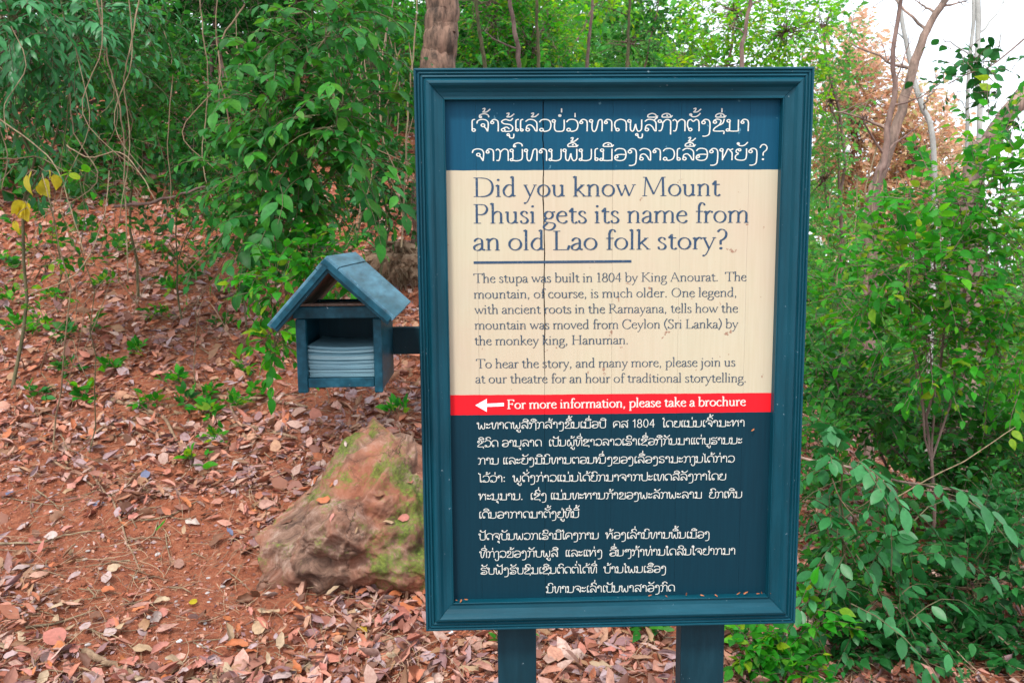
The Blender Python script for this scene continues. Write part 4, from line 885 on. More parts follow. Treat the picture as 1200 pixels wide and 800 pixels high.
# bushes standing behind the board and just outside the frame, seen when one steps aside
for nm_, lab_, x_, Y_, mt_ in (('shrub', 'leafy shrub hidden on the slope behind the left half of the board', 590, 7.5, 'green_mid'), ('shrub', 'bright shrub hidden on the slope behind the right half of the board', 760, 7.0, 'green_bright'),
                           ('bush', 'dark bush standing behind the top right corner of the board', 880, 9.0, 'green_dark'), ('bush', 'low bush behind the middle of the board', 680, 9.5, 'green_mid'),
                           ('bush', 'bush just beyond the right edge of the view', 1330, 4.6, 'green_mid'), ('bush', 'taller bush further right beyond the view', 1450, 7.5, 'green_bright'), ('bush', 'bush just beyond the left edge of the view', -160, 6.2, 'green_dark'), ('shrub', 'shrub far left beyond the view', -320, 8.0, 'green_mid')):
    g_ = on(x_, Y_); q_ = g_ - CAM; z_ = q_ @ AF; gy = 400 - FPX * (q_ @ AU) / z_; h_ = 1000 * .55 / Y_
    plant(nm_, lab_, nm_, g_, [(x_, gy - h_ * .7, h_ * .8, h_ * .55, Y_, .4, 50), (x_ + h_ * .5, gy - h_ * 1.3, h_ * .6, h_ * .5, Y_ + .2, .4, 36), (x_ - h_ * .6, gy - h_ * 1.2, h_ * .5, h_ * .5, Y_, .4, 30)], M[mt_], .08, 'ovate', 7, .26, .2, stemr=.01)
# low leafy growth that covers the slope further up and down the valley
B = MB(); N = 46000; Yd = 8.2 + 30 * rng.random(N) ** 1.4; X = np.tan(rng.uniform(-.95, .95, N)) * Yd
pt = fbm(X * .55, Yd * .55, 87); k_ = pt > -.12 - .25 * smooth(10, 16, Yd); X, Yd, pt = X[k_], Yd[k_], pt[k_]
P = np.stack([X, Yd, terrain(X, Yd) + .02 + rng.random(len(X)) * (.15 + .5 * np.clip(pt + .4, 0, 1)) * (1 + .04 * Yd)], 1)
add_leaves(B, 'tiny', P, frames(rng.normal(0, 1, (len(P), 3)), rng.normal(0, .5, (len(P), 3)) + (0, -.3, .9)), rng.uniform(.07, .16, len(P)) * (1 + .05 * P[:, 1]))
o = B.build('ground_cover', M['green_mid'], tints=True); tag(o, 'low leafy growth covering the slope and the valley behind the sign', 'ground cover', kind='stuff')

# ---------------- trunks
M['bark_brown'] = barkmat('bark_brown', (.04,.024,.016), (.25,.145,.10), 16)
def trunk(name, label, cat, pts, mat, group=None, sides=9, wob=.12, limbs=0, leafmat_=None):
    """pts: (px, py, Y, half width in px)"""
    P = np.array([at(x, y, Y) for x, y, Y, r_ in pts]); rr = np.array([r_ * Y / FPX for x, y, Y, r_ in pts])
    k = 5 * (len(P) - 1) + 1; C = catmull(P, 5); r2 = np.interp(np.linspace(0, 1, len(C)), np.linspace(0, 1, len(rr)), rr)
    C[1:-1] += rng.normal(0, 1, (len(C) - 2, 3)) * r2[1:-1, None] * wob
    root = C[0].copy()
    E_ = empty(name, root, label, cat, group)
    B = MB()
    if sides > 12:      # fine rings so that the bark can have ridges
        k2 = np.linspace(0, len(C) - 1, 160); C2 = np.stack([np.interp(k2, np.arange(len(C)), C[:, i]) for i in range(3)], 1); B.tube(C2, np.interp(k2, np.arange(len(C)), r2), 48)
        V = B.V[0].reshape(160, 48, 3); an = np.arange(48) / 48 * 2 * math.pi
        rd_ = V - C2[:, None]; q = V[..., 2] * 1.0
        f = fbm(np.cos(an)[None] * 3.2 + q * .5, np.sin(an)[None] * 3.2 + q * .9, 61, 5) * .22 - .10 * np.abs(fbm(np.cos(an)[None] * 6 + q * .3, np.sin(an)[None] * 6 + q * 1.1, 65, 4))
        B.V[0] = (C2[:, None] + rd_ * (1 + f)[..., None]).reshape(-1, 3)
    else: B.tube(C, r2 * (1 + rng.normal(0, .04, len(C))), sides)
    B.build('trunk', mat, E_, root, True)
    for j in range(limbs):
        i = rng.integers(len(C) // 3, len(C) - 1); L_ = rng.uniform(.4, 1.1) * max(.5, P[-1][2] * .12)
        tip = C[i] + unit(np.array([rng.normal(), rng.normal() * .5, rng.uniform(.2, 1)])) * L_
        B = MB(); SL = stemline(C[i], tip, .12, 8); B.tube(SL, np.linspace(r2[i] * .45, r2[i] * .12, 8), 5)
        for q in range(4):
            a = SL[rng.integers(3, 8)]; B.tube(stemline(a, a + unit(rng.normal(0, 1, 3) + (0, 0, .5)) * L_ * .4, .1, 5), np.linspace(r2[i] * .16, r2[i] * .05, 5), 4)
        B.build('branch', mat, E_, root, True)
    return E_
def down(pts, extra=0):      # continue a trunk to the ground under its lowest visible point
    x, y, Y, r_ = pts[0]; g = on(x, Y); P = g - CAM; z = P @ AF
    return [(600 + FPX * (P @ AX) / z, 400 - FPX * (P @ AU) / z + 6, Y, r_ * 1.15)] + pts
THICK = trunk('thick_tree', 'thick pinkish brown trunk standing behind the top left corner of the sign', 'tree', down([(508, 200, 7.2, 23), (512, 80, 7.2, 20), (516, 40, 7.2, 19), (520, 0, 7.2, 18), (526, -120, 7.3, 17), (500, -420, 7.4, 14)]), M['bark_brown'], sides=14, wob=.06)
trunk('leaning_tree', 'bare slender tree leaning right against the white sky', 'tree', down([(1020, 260, 7, 7), (1034, 200, 7, 6.2), (1056, 130, 7, 5.6), (1074, 70, 7, 5), (1090, 28, 7, 4.4), (1112, -5, 7, 3.4), (1160, -60, 7, 3)]), M['bark_pink'], limbs=5)
trunk('thin_tree', 'thin dark crooked stem crossing the leaning tree', 'tree', down([(1024, 245, 6.4, 5), (1036, 190, 6.4, 4), (1040, 150, 6.4, 3.4), (1049, 105, 6.4, 3), (1046, 60, 6.4, 2.5), (1060, -20, 6.4, 2)]), M['bark'], limbs=4)
trunk('thin_tree', 'pale grey pole like stem slanting left above the bush', 'tree', down([(1095, 200, 8, 3.2), (1078, 120, 8, 3), (1062, 50, 8, 2.6), (1050, -20, 8, 2.2)]), M['bark_pale'], limbs=3)
trunk('thin_tree', 'pale straight upright stem near the right edge', 'tree', down([(1147, 190, 8, 3.2), (1146, 100, 8, 3), (1146, 40, 8, 3), (1146, -40, 8, 2.6)]), M['bark_pale'], limbs=3)
trunk('thin_tree', 'very thin upright stem just left of the straight pale one', 'tree', down([(1133, 200, 8.4, 2.2), (1134, 100, 8.4, 2), (1141, 20, 8.4, 2), (1139, -40, 8.4, 1.6)]), M['bark_pale'], limbs=2)
trunk('leaning_tree', 'grey brown trunk leaning out of the frame at the right edge', 'tree', down([(1140, 215, 5.6, 12), (1160, 170, 5.6, 11), (1185, 130, 5.6, 10), (1215, 90, 5.6, 10), (1270, 20, 5.6, 9)]), M['bark_pink'], limbs=2)
for i, (x, y, Y, r_, dx, lab) in enumerate([(568, 90, 9, 3, -14, 'thin bare stem just right of the thick trunk'), (632, 90, 9, 2.6, -4, 'thin upright stem above the left part of the sign'), (688, 90, 9, 2.5, 8, 'slim dark stem over the middle of the sign top'),
        (735, 90, 9, 2.4, 4, 'slim stem crossing the dark green tree'), (610, 90, 9.5, 3.6, -16, 'dark slanting stem above the sign'), (868, 90, 8, 3.2, 14, 'forked stem above the right part of the sign')]):
    trunk('thin_tree', lab, 'tree', down([(x, y, Y, r_ * .8), (x + dx * .4, 40, Y, r_ * .7), (x + dx, -20, Y, r_ * .6), (x + dx * 2, -120, Y, r_ * .5)]), M['bark' if i in (2, 4, 5) else 'stem'], limbs=3, wob=.3)
# the high crown of the thick tree, unseen, added to shade the slope behind
def shade_crown(label, c0, dims, n_, mat, parent_tree):
    a = unit(rng.normal(0, 1, (n_, 3))) * (rng.random((n_, 1)) ** .45) * np.array(dims); keep = (fbm(a[:, 0] * .9 + 7, a[:, 1] * .9, int(c0[0] * 7) + 50) > -.25)
    P = (np.array(c0) + a)[keep]; B = MB(); add_leaves(B, 'tiny', P, frames(rng.normal(0, 1, (len(P), 3)) + (0, 0, -.4), rng.normal(0, .6, (len(P), 3)) + (0, 0, .8)), rng.uniform(.12, .22, len(P)))
    r0 = np.array(parent_tree.location); o = B.build('shade_crown', mat, parent_tree, r0, False, True); o['kind'] = 'stuff'
shade_crown('', (-.6, 7.6, 6.3), (1.9, 1.6, 1.2), 6000, M['green_mid'], THICK)
# dark leaved branch hanging against the sky
plant('hanging_branch', 'dark leafy branch hanging against the sky at the upper right', 'branch', at(1230, 20, 5.0),
      [(1110, 100, 20, 16, 5.0, .1, 7), (1145, 75, 28, 16, 5.0, .1, 9), (1125, 62, 20, 14, 5.0, .1, 5), (1180, 100, 22, 24, 5.0, .1, 6), (1160, 135, 20, 14, 5.0, .1, 4)], M['green_dark'], .07, 'broad', 3, .14, .4, indiv=100, stemr=.006, stem='bark')

# ---------------- vines, sticks and roots
def vine(label, pts, r_=.006, mat='vine', name='vine', cat='vine', group=None, n=5):
    P = np.array([at(*p) for p in pts]); C = catmull(P, n) if len(P) > 2 else stemline(P[0], P[1], .03, 10)
    r_ = r_ * .62; C[1:-1] += rng.normal(0, .5, (len(C) - 2, 3)) * r_; B = MB(); B.tube(C, np.linspace(r_, r_ * .6, len(C)), 6)
    o = B.build(name, M[mat], smooth_=True); return tag(o, label, cat, group)
vine('brown vine looping down at the top left among the leaves', [(112, -10, 5.0), (120, 40, 5.0), (130, 85, 5.0), (143, 140, 5.0), (147, 230, 5.0), (150, 330, 4.9)], .009)
vine('paired pale vine twisting beside the looping one', [(165, -10, 5.1), (152, 60, 5.0), (145, 100, 5.0), (152, 170, 5.0), (140, 260, 4.9)], .007)
vine('long thin vine hanging in front of the dark hollow', [(233, -10, 5.2), (238, 40, 5.2), (244, 95, 5.2), (240, 150, 5.2), (237, 190, 5.1), (250, 235, 5.0), (280, 265, 4.8), (330, 292, 4.5)], .006)
vine('dangling vine reaching toward the gable of the house', [(330, 232, 4.2), (318, 258, 4.2), (305, 285, 4.2), (298, 305, 4.2)], .006)
vine('pale slanting vine at the top beside the bright bush', [(427, -10, 6.0), (440, 40, 6.0), (452, 90, 6.0)], .010)
vine('dark vine crossing the slanting one', [(462, -10, 6.0), (452, 50, 6.0), (440, 100, 6.0)], .008, 'bark')
vine('straight pale stem rising from the earth mound to the top', [(470, 290, 6.3), (474, 220, 6.3), (479, 120, 6.3), (486, 40, 6.3), (490, -20, 6.3)], .013)
vine('second stem left of the pale one behind the sign edge', [(452, 270, 6.5), (462, 200, 6.5), (468, 100, 6.5), (455, 40, 6.5)], .010)
vine('arched dry stem hanging over the litter at the left', [(0, 140, 4.6), (35, 165, 4.5), (65, 195, 4.4), (80, 235, 4.3), (100, 300, 4.2)], .006)
vine('dry stem curving down to the left litter', [(78, 170, 4.6), (105, 185, 4.5), (140, 178, 4.5), (165, 205, 4.4), (182, 235, 4.3)], .006)
vine('long dry stem sloping over the brown litter', [(35, 345, 4.3), (90, 320, 4.3), (120, 260, 4.5), (128, 200, 4.7)], .006)
vine('pink brown stem running to the left edge', [(-10, 185, 5.0), (20, 186, 5.0), (45, 184, 5.0), (75, 200, 4.9)], .006)
vine('grey fallen pole lying across the low shrubs', [(135, 242, 5.6), (170, 238, 5.5), (205, 230, 5.5), (250, 215, 5.6)], .018, 'bark')
vine('bare branch crossing the foliage right of the sign', [(935, 535, 3.7), (985, 545, 3.7), (1050, 562, 3.7), (1120, 575, 3.8), (1190, 585, 3.9)], .011, 'bark_pink', 'bare_branch', 'branch')
vine('thin twig slanting up through the large leaflets', [(1040, 590, 3.3), (1080, 565, 3.3), (1130, 540, 3.4), (1190, 500, 3.5)], .005, 'vine', 'bare_branch', 'branch')
vine('short pale twig beside the large leaflets', [(975, 560, 3.0), (985, 585, 3.0), (1008, 612, 3.0)], .004, 'vine', 'bare_branch', 'branch')
vine('thick stem low in the bottom right corner', [(1160, 740, 3.1), (1180, 752, 3.1), (1215, 772, 3.1)], .007, 'vine', 'bare_branch', 'branch')
for i in range(50):
    x = rng.uniform(-20, 480) if i < 42 else rng.uniform(960, 1200); Y = rng.uniform(4.3, 7) if i < 42 else rng.uniform(4.2, 6)
    y0 = rng.uniform(-30, 100) if i < 42 else rng.uniform(150, 300); ln = rng.uniform(120, 260)
    vine('thin bare vine hanging ' + ('at the top left corner' if x < 110 else 'left of the dark hollow' if x < 200 else 'in front of the dark hollow' if x < 270 else 'behind the leafy sapling' if x < 400 else 'between sapling and sign' if x < 700 else 'over the bushes right of the sign'), [(x, y0, Y), (x + rng.normal(0, 14), y0 + ln * .35, Y - .05), (x + rng.normal(0, 22), y0 + ln * .7, Y - .1), (x + rng.normal(0, 30), y0 + ln, Y - .15)], rng.uniform(.003, .008), 'straw' if i % 3 == 0 else 'vine', group='thin vines in the undergrowth')

for i in range(34):
    x = rng.uniform(-10, 300); y = rng.uniform(240, 470); h0 = hit(x, y); q = at(x + rng.normal(0, 50), y - rng.uniform(50, 120), h0[1] - rng.uniform(-.1, .25)); e2_ = q + np.array([rng.normal(0, .3), rng.normal(0, .15), -rng.uniform(.05, .3)])
    C = catmull([h0 - (0, 0, .02), h0 * .5 + q * .5 + rng.normal(0, .04, 3), q, e2_], 6); B = MB(); B.tube(C, np.linspace(.0035, .0015, len(C)), 5)
    tag(B.build('dry_stem', M['straw' if i % 2 else 'vine'], smooth_=True), ('thin pale' if i % 2 else 'thin brown') + ' dry stem arching from the litter ' + ('at the left edge' if x < 80 else 'left of the slope centre' if x < 170 else 'near the low shrubs' if y < 330 else 'left of the brochure house'), 'dry stem', 'dry stems arching over the left slope')

def ground_line(label, pts, r_, mat='root', name='root', cat='root', lift=.3, group=None):
    P = np.array([hit(x, y) for x, y in pts]); C = catmull(P, 5) if len(P) > 2 else stemline(P[0], P[1], .04, 10)
    C[1:-1] += rng.normal(0, .25, (len(C) - 2, 3)) * r_
    C[:, 2] = terrain(C[:, 0], C[:, 1]) + r_ * lift + .012 * np.abs(vnoise(C[:, 0] * 8, C[:, 1] * 8, 4))
    B = MB(); B.tube(C, np.linspace(r_, r_ * .45, len(C)), 7); o = B.build(name, M[mat], smooth_=True); return tag(o, label, cat, group)
ground_line('long pale root crossing the litter left of the house', [(240, 466), (290, 468), (335, 474), (360, 478)], .017)
ground_line('branching root below the long pale one', [(268, 466), (278, 500), (300, 530)], .010)
ground_line('mossy root half buried above the stone', [(270, 500), (310, 505), (350, 516)], .016)
ground_line('root curving through the middle of the litter', [(130, 470), (170, 480), (195, 495), (215, 530), (240, 560)], .014)
ground_line('thin root looping at the middle left', [(100, 520), (130, 500), (170, 505), (205, 520)], .009, lift=1.5)
ground_line('thin root snaking down the red bank', [(100, 545), (120, 575), (140, 610), (150, 640), (165, 672)], .007, lift=1)
ground_line('second thin root beside the one on the red bank', [(60, 540), (95, 560), (125, 580), (160, 620)], .007, lift=1)
ground_line('long thin twig lying across the left edge', [(-5, 640), (40, 638), (85, 628), (120, 625)], .006, 'vine', 'fallen_twig', 'twig', 1.5)
ground_line('brown stick lying in the bottom left corner', [(98, 768), (130, 780), (165, 803)], .016, 'root', 'fallen_stick', 'stick', 1)
ground_line('reddish twig lying on the bare earth at the lower left', [(30, 738), (75, 730), (112, 718)], .006, 'vine', 'fallen_twig', 'twig', 1)
ground_line('curved stem lying on the litter above the bank', [(165, 612), (200, 605), (232, 588)], .005, 'vine', 'fallen_twig', 'twig', 1)
ground_line('long dark stick on the slope high above the house', [(255, 352), (280, 345), (300, 325)], .014, 'bark', 'fallen_stick', 'stick', 1)
ground_line('fallen twig running up right of the sign bottom', [(985, 730), (1020, 760), (1060, 800)], .008, 'vine', 'fallen_stick', 'stick', 1)
for i in range(150):
    x = rng.uniform(0, 500); y = rng.uniform(330, 800); L_ = rng.uniform(15, 60) * (.5 + y / 800); a = rng.uniform(0, math.pi)
    x2 = x + math.cos(a) * L_; y2 = min(y + math.sin(a) * L_ * .5, 830)
    ground_line('thin dry twig lying ' + where((x + x2) / 2, (y + y2) / 2), [(x, y), ((x + x2) / 2 + rng.normal(0, 3), (y + y2) / 2 + rng.normal(0, 3)), (x2, y2)], rng.uniform(.002, .0045), 'vine' if i % 3 else 'straw', 'fallen_twig', 'twig', 2.5, 'twigs scattered in the litter')

# ---------------- seedlings on the litter
SEED = [(262, 385, 'seedling between the house and the left litter'), (205, 455, 'seedling with broad leaves on the middle of the slope'), (97, 468, 'seedling near the left edge of the litter'), (240, 470, 'tiny seedling by the pale root'),
        (218, 478, 'three leaved seedling left of the pale root'), (247, 490, 'tiny seedling below the pale root'), (277, 480, 'seedling under the brochure house'), (232, 548, 'seedling on a root above the red bank'),
        (110, 390, 'leafy seedling on the left slope'), (50, 390, 'seedling at the left edge beside dry stems'), (120, 340, 'seedling in front of the low shrub'), (20, 390, 'small seedling at the far left edge'),
        (80, 440, 'creeping seedling on the left litter'), (160, 420, 'seedling left of the slope centre'), (290, 440, 'tiny green sprout left of the house bottom'), (60, 355, 'leafy seedling below the yellow leaves'),
        (15, 320, 'seedling low at the left edge under the stems'), (200, 345, 'dark seedling at the top of the litter'), (185, 375, 'low seedling high on the litter'), (468, 492, 'sprout beside the top of the stone'),
        (225, 330, 'seedling under the low shrub'), (330, 420, 'sprout below the low sapling'), (300, 470, 'sprout below the brochure house'), (600, 762, 'tiny sprout between the two posts'), (762, 745, 'green sprout left of the right post'),
        (140, 300, 'leafy seedling under the arched dry stem'), (180, 300, 'pair of seedlings above the litter'), (35, 300, 'seedling by the stems of the yellow leaves'), (255, 300, 'seedling left of the low sapling'), (90, 270, 'seedling in the shade of the corner shrub'),
        (215, 262, 'seedling under the drooping sapling'), (10, 360, 'leafy seedling at the very left edge of the litter'), (75, 400, 'low seedling among dry stems'), (175, 478, 'sprout beside the curved root'), (255, 520, 'sprout above the round mauve leaf'),
        (130, 440, 'seedling in the left middle of the litter'), (38, 470, 'small sprout at the left above the red earth'), (285, 350, 'seedling left of the house eave')]
for i, (x, y, lab) in enumerate(SEED):
    h_ = hit(x, y); Y = h_[1]
    plant('seedling', 'small green ' + lab, 'seedling', h_, [(x, y - 8, 12, 7, Y, .05, 5 if i % 3 else 8)], M['green_bright' if i % 4 else 'green_mid'], .058 + .014 * (i % 3), 'ovate', 3, .05, .1, indiv=21, stemr=.002, up=.9, sink=0)

# ---------------- leaf litter
def litter_frames(P, tilt):
    e_ = .03
    gx = (terrain(P[:, 0] + e_, P[:, 1]) - terrain(P[:, 0] - e_, P[:, 1])) / (2 * e_); gy = (terrain(P[:, 0], P[:, 1] + e_) - terrain(P[:, 0], P[:, 1] - e_)) / (2 * e_)
    n_ = unit(np.stack([-gx, -gy, np.ones(len(P))], 1) + rng.normal(0, tilt, (len(P), 3)))
    a = rng.uniform(0, 2 * math.pi, len(P)); ax = np.stack([np.cos(a), np.sin(a), np.zeros(len(P))], 1)
    ax = unit(ax - n_ * (ax * n_).sum(1, keepdims=True)); return frames(ax, n_)
def project(P):
    q = P - CAM; z = q @ AF; return 600 + FPX * (q @ AX) / z, 400 - FPX * (q @ AU) / z
def bare(P):        # share of the ground left free of leaves
    px, py = project(P)
    b1 = np.exp(-(((px - 190) / 130) ** 2 + ((py - 680) / 70) ** 2) * .9) * 1.2 + .85 * np.exp(-(((px - 60) / 90) ** 2 + ((py - 620) / 40) ** 2))
    return np.clip(b1 * 1.25 + 1.0 * fbm(P[:, 0] * 3.4, P[:, 1] * 3.4, 77) + .15, 0, .98)
N = 185000
u = rng.random(N); Yd = 1.7 + 14 * u ** 1.4; sx = rng.uniform(-.95, .95, N); X = sx * (Yd + .9)
P = np.stack([X, Yd, terrain(X, Yd)], 1)
keep = rng.random(N) > bare(P)
keep &= rng.random(N) > smooth(.25, .6, X / (Yd + .5)) * .5
P = P[keep]; P[:, 2] += .003 + .024 * rng.random(len(P)) ** 1.5
R = litter_frames(P, .5); S = .016 + .074 * rng.random(len(P)) ** 1.75; S = S * (1 + .04 * P[:, 1])
kinds = rng.choice(6, len(P), p=[.14,.14,.22,.12,.16,.22]); kinds[P[:, 1] > 5.5] = 9; B = MB()
for k in range(6):
    m_ = kinds == k; add_leaves(B, f'dry{k+1}', P[m_], R[m_], S[m_])
m_ = kinds == 9; add_leaves(B, 'tiny', P[m_], R[m_], S[m_] * 1.1)
o = B.build('leaf_litter', M['litter_mix'], smooth_=True, tints=True); tag(o, 'carpet of dry pinkish brown leaves over the slope', 'leaf litter', kind='stuff')
# crumbs and bits between the leaves
B = MB(); N = 40000; Yd = 1.9 + 4 * rng.random(N) ** 1.2; X = rng.uniform(-.8, .8, N) * (Yd + .6)
P = np.stack([X, Yd, terrain(X, Yd) + .004], 1); add_leaves(B, 'tiny', P, litter_frames(P, .6), rng.uniform(.008, .03, N))
o = B.build('leaf_crumbs', M['litter_mix'], tints=True); tag(o, 'crumbled bits of leaf strewn on the red earth', 'leaf litter', kind='stuff')

# straws, leaf stalks and splinters, and clods of the red earth
N = 11000; Yd = 2.0 + 5.5 * rng.random(N) ** 1.3; X = rng.uniform(-.85, .6, N) * (Yd + .8); a = rng.uniform(0, 2 * math.pi, N); L_ = rng.uniform(.03, .14, N) * (1 + .05 * Yd)
t = np.linspace(-.5, .5, 5)[None]; bend = rng.normal(0, .22, N)[:, None]
xx = X[:, None] + L_[:, None] * (t * np.cos(a)[:, None] - bend * (t ** 2) * 4 * np.sin(a)[:, None] * .5); yy = Yd[:, None] + L_[:, None] * (t * np.sin(a)[:, None] + bend * (t ** 2) * 2 * np.cos(a)[:, None])
zz = terrain(xx, yy) + .012 + .022 * rng.random((N, 1)) + L_[:, None] * t * rng.normal(0, .18, (N, 1))
B = MB(); B.tubes(np.stack([xx, yy, zz], -1), rng.uniform(.0006, .0019, N)[:, None] * np.linspace(1, .5, 5)[None], 3, np.repeat(rng.random(N), 15))
M['straws'] = leafmat('straws', [(.42,.30,.18),(.2,.11,.07),(.55,.42,.28),(.3,.17,.10),(.5,.28,.2)], .7, 0, .2)
o = B.build('litter_straws', M['straws'], tints=True); tag(o, 'dry straws and leaf stalks strewn through the litter', 'leaf litter', kind='stuff')
N = 7000; Yd = 2.2 + 2.8 * rng.random(N); X = rng.uniform(-.8, .1, N) * (Yd + .6); P = np.stack([X, Yd, terrain(X, Yd)], 1)
P = P[rng.random(N) < bare(P) + .15]; N = len(P); oct_ = np.array([(1,0,0),(-1,0,0),(0,1,0),(0,-1,0),(0,0,1),(0,0,-1)], float); of = np.array([(0,2,4),(2,1,4),(1,3,4),(3,0,4),(2,0,5),(1,2,5),(3,1,5),(0,3,5)])
W = oct_[None] * rng.uniform(.5, 1.3, (N, 6, 1)) * (.002 + .013 * rng.random((N, 1, 1)) ** 3) * (1, 1, .7) + P[:, None]
B = MB(); B.add(W.reshape(-1, 3), (np.arange(N)[:, None, None] * 6 + of[None]).reshape(-1, 3)); o = B.build('earth_clods', bpy.data.materials['red_soil'], smooth_=True); tag(o, 'small clods of red earth scattered on the bare patch', 'clods', kind='stuff')

# single fallen leaves: the ones that show largest
KW = {'pink': ('litter_pink', 'pinkish red dry leaf lying on the litter', 'pinkish fallen leaves'), 'tan': ('litter_tan', 'tan curled dry leaf lying on the litter', 'tan fallen leaves'),
      'brown': ('litter_brown', 'dark brown dry leaf lying on the litter', 'dark brown fallen leaves'), 'orange': ('litter_orange', 'rusty orange dry leaf lying on the litter', 'orange fallen leaves'),
      'pale': ('litter_pale', 'pale greyish pink dry leaf lying on the litter', 'pale fallen leaves')}
SHAPE = ['cupped', 'arched', 'narrow curled', 'broad flat', 'rolled', 'slender bent']
def fallen(px, py, S_, kind, mat, label, group=None, tilt=.25):
    p = hit(px, py)[None]; p[:, 2] += .022; R = litter_frames(p, tilt)
    o = bpy.data.objects.new('fallen_leaf', shared_leaf(kind, M[mat])); r_ = R[0] * S_
    o.matrix_world = Matrix(((*r_[0], p[0,0]), (*r_[1], p[0,1]), (*r_[2], p[0,2]), (0,0,0,1))); put(o); tag(o, label, 'leaf', group); return o
UNI = [(170, 566, .075, 'dry4', 'litter_blue', 'dark blue grey round leaf above the red bank'), (284, 541, .075, 'dry4', 'litter_pale', 'round greyish mauve leaf left of the stone'), (15, 580, .06, 'dry4', 'litter_blue', 'small dark blue leaf at the left edge'),
       (108, 597, .06, 'dry1', 'litter_blue', 'narrow dark bluish leaf on the left litter'), (185, 628, .07, 'dry3', 'green_bright', 'slim fresh green leaf fallen on the red bank'), (415, 738, .075, 'dry4', 'yellow', 'mustard yellow leaf below the stone'),
       (224, 714, .045, 'dry4', 'yellow_clear', 'small clear yellow leaf on the bare earth'), (308, 748, .085, 'dry4', 'litter_tan', 'big pale tan leaf standing out at the bottom'), (75, 758, .10, 'broad', 'litter_pink', 'large pinkish lobed leaf at the bottom left'),
       (35, 788, .05, 'dry4', 'litter_tan', 'cream coloured leaf at the bottom left corner'), (28, 720, .09, 'dry3', 'litter_orange', 'upright rusty leaf at the lower left edge'), (245, 645, .10, 'dry2', 'litter_brown', 'large flat red brown leaf right of the bare earth'),
       (310, 690, .085, 'dry3', 'litter_orange', 'folded orange leaf below the left end of the stone'), (350, 685, .09, 'dry1', 'litter_orange', 'bright rusty leaf leaning under the stone'), (455, 735, .09, 'dry2', 'litter_pink', 'deep pink leaf at the bottom beside the sign'),
       (268, 625, .08, 'dry3', 'litter_blue', 'narrow grey purple leaf above the bare earth'), (82, 578, .08, 'dry2', 'litter_pink', 'rose coloured leaf above the red bank'), (660, 752, .10, 'dry4', 'litter_pale', 'big pale leaf between the posts'),
       (690, 782, .09, 'dry2', 'litter_tan', 'tan curved leaf low between the posts'), (740, 760, .09, 'dry4', 'litter_pink', 'pinkish brown broad leaf left of the right post')]
for x, y, s_, k, m_, lab in UNI: fallen(x, y, s_, k, m_, lab)
kk = list(KW)
for i in range(280):
    while True:
        x = rng.uniform(0, 780 if i % 6 == 0 else 500); y = 800 - 330 * rng.random() ** 1.3
        if x > 495 and y < 738: continue
        if 318 < x < 498 and 488 < y < 700: continue
        if 130 < x < 250 and 620 < y < 720 and rng.random() < .85: continue
        break
    m_, lab, gr = KW[kk[rng.integers(5)]]
    kd = int(rng.integers(1, 7)); w_ = lab.split(' dry')[0].replace('tan curled', 'tan'); fallen(x, y, rng.uniform(.04, .088), f'dry{kd}', m_, f'{w_} {SHAPE[kd - 1]} dry leaf lying {where(x, y)}', gr, .45)
# pebbles
def pebble(px, py, r_, col, label, group=None):
    bm = bmesh.new(); bmesh.ops.create_icosphere(bm, subdivisions=2, radius=r_)
    for v in bm.verts: v.co = Vector((v.co.x * 1.3, v.co.y, v.co.z * .65)) * (1 + .25 * (random.random() - .5))
    me = bpy.data.meshes.new('pebble'); bm.to_mesh(me); bm.free(); me.materials.append(M[col]); o = bpy.data.objects.new('pebble', me)
    p = hit(px, py); o.location = (p[0], p[1], p[2] + r_ * .4); o.rotation_euler = (0, 0, random.random() * 3); put(o); tag(o, label, 'stone', group)
M['pebble'] = barkmat('pebble', (.3,.25,.23), (.5,.46,.44), 20); M['pebble_white'] = barkmat('pebble_white', (.55,.56,.58), (.75,.75,.76), 30)
pebble(210, 752, .010, 'pebble_white', 'small white pebble on the bare earth'); pebble(246, 776, .010, 'pebble_white', 'white pebble at the bottom edge')
pebble(528, 742, .014, 'pebble_white', 'white pebble just under the sign corner'); pebble(185, 651, .012, 'pebble', 'tan pebble on the red bank')
for i in range(34):
    x, y = rng.uniform(60, 480), rng.uniform(600, 798)
    if not (318 < x and y < 700): pebble(x, y, rng.uniform(.004, .010), 'pebble', 'small grey pink pebble on the red earth', 'pebbles on the red earth')

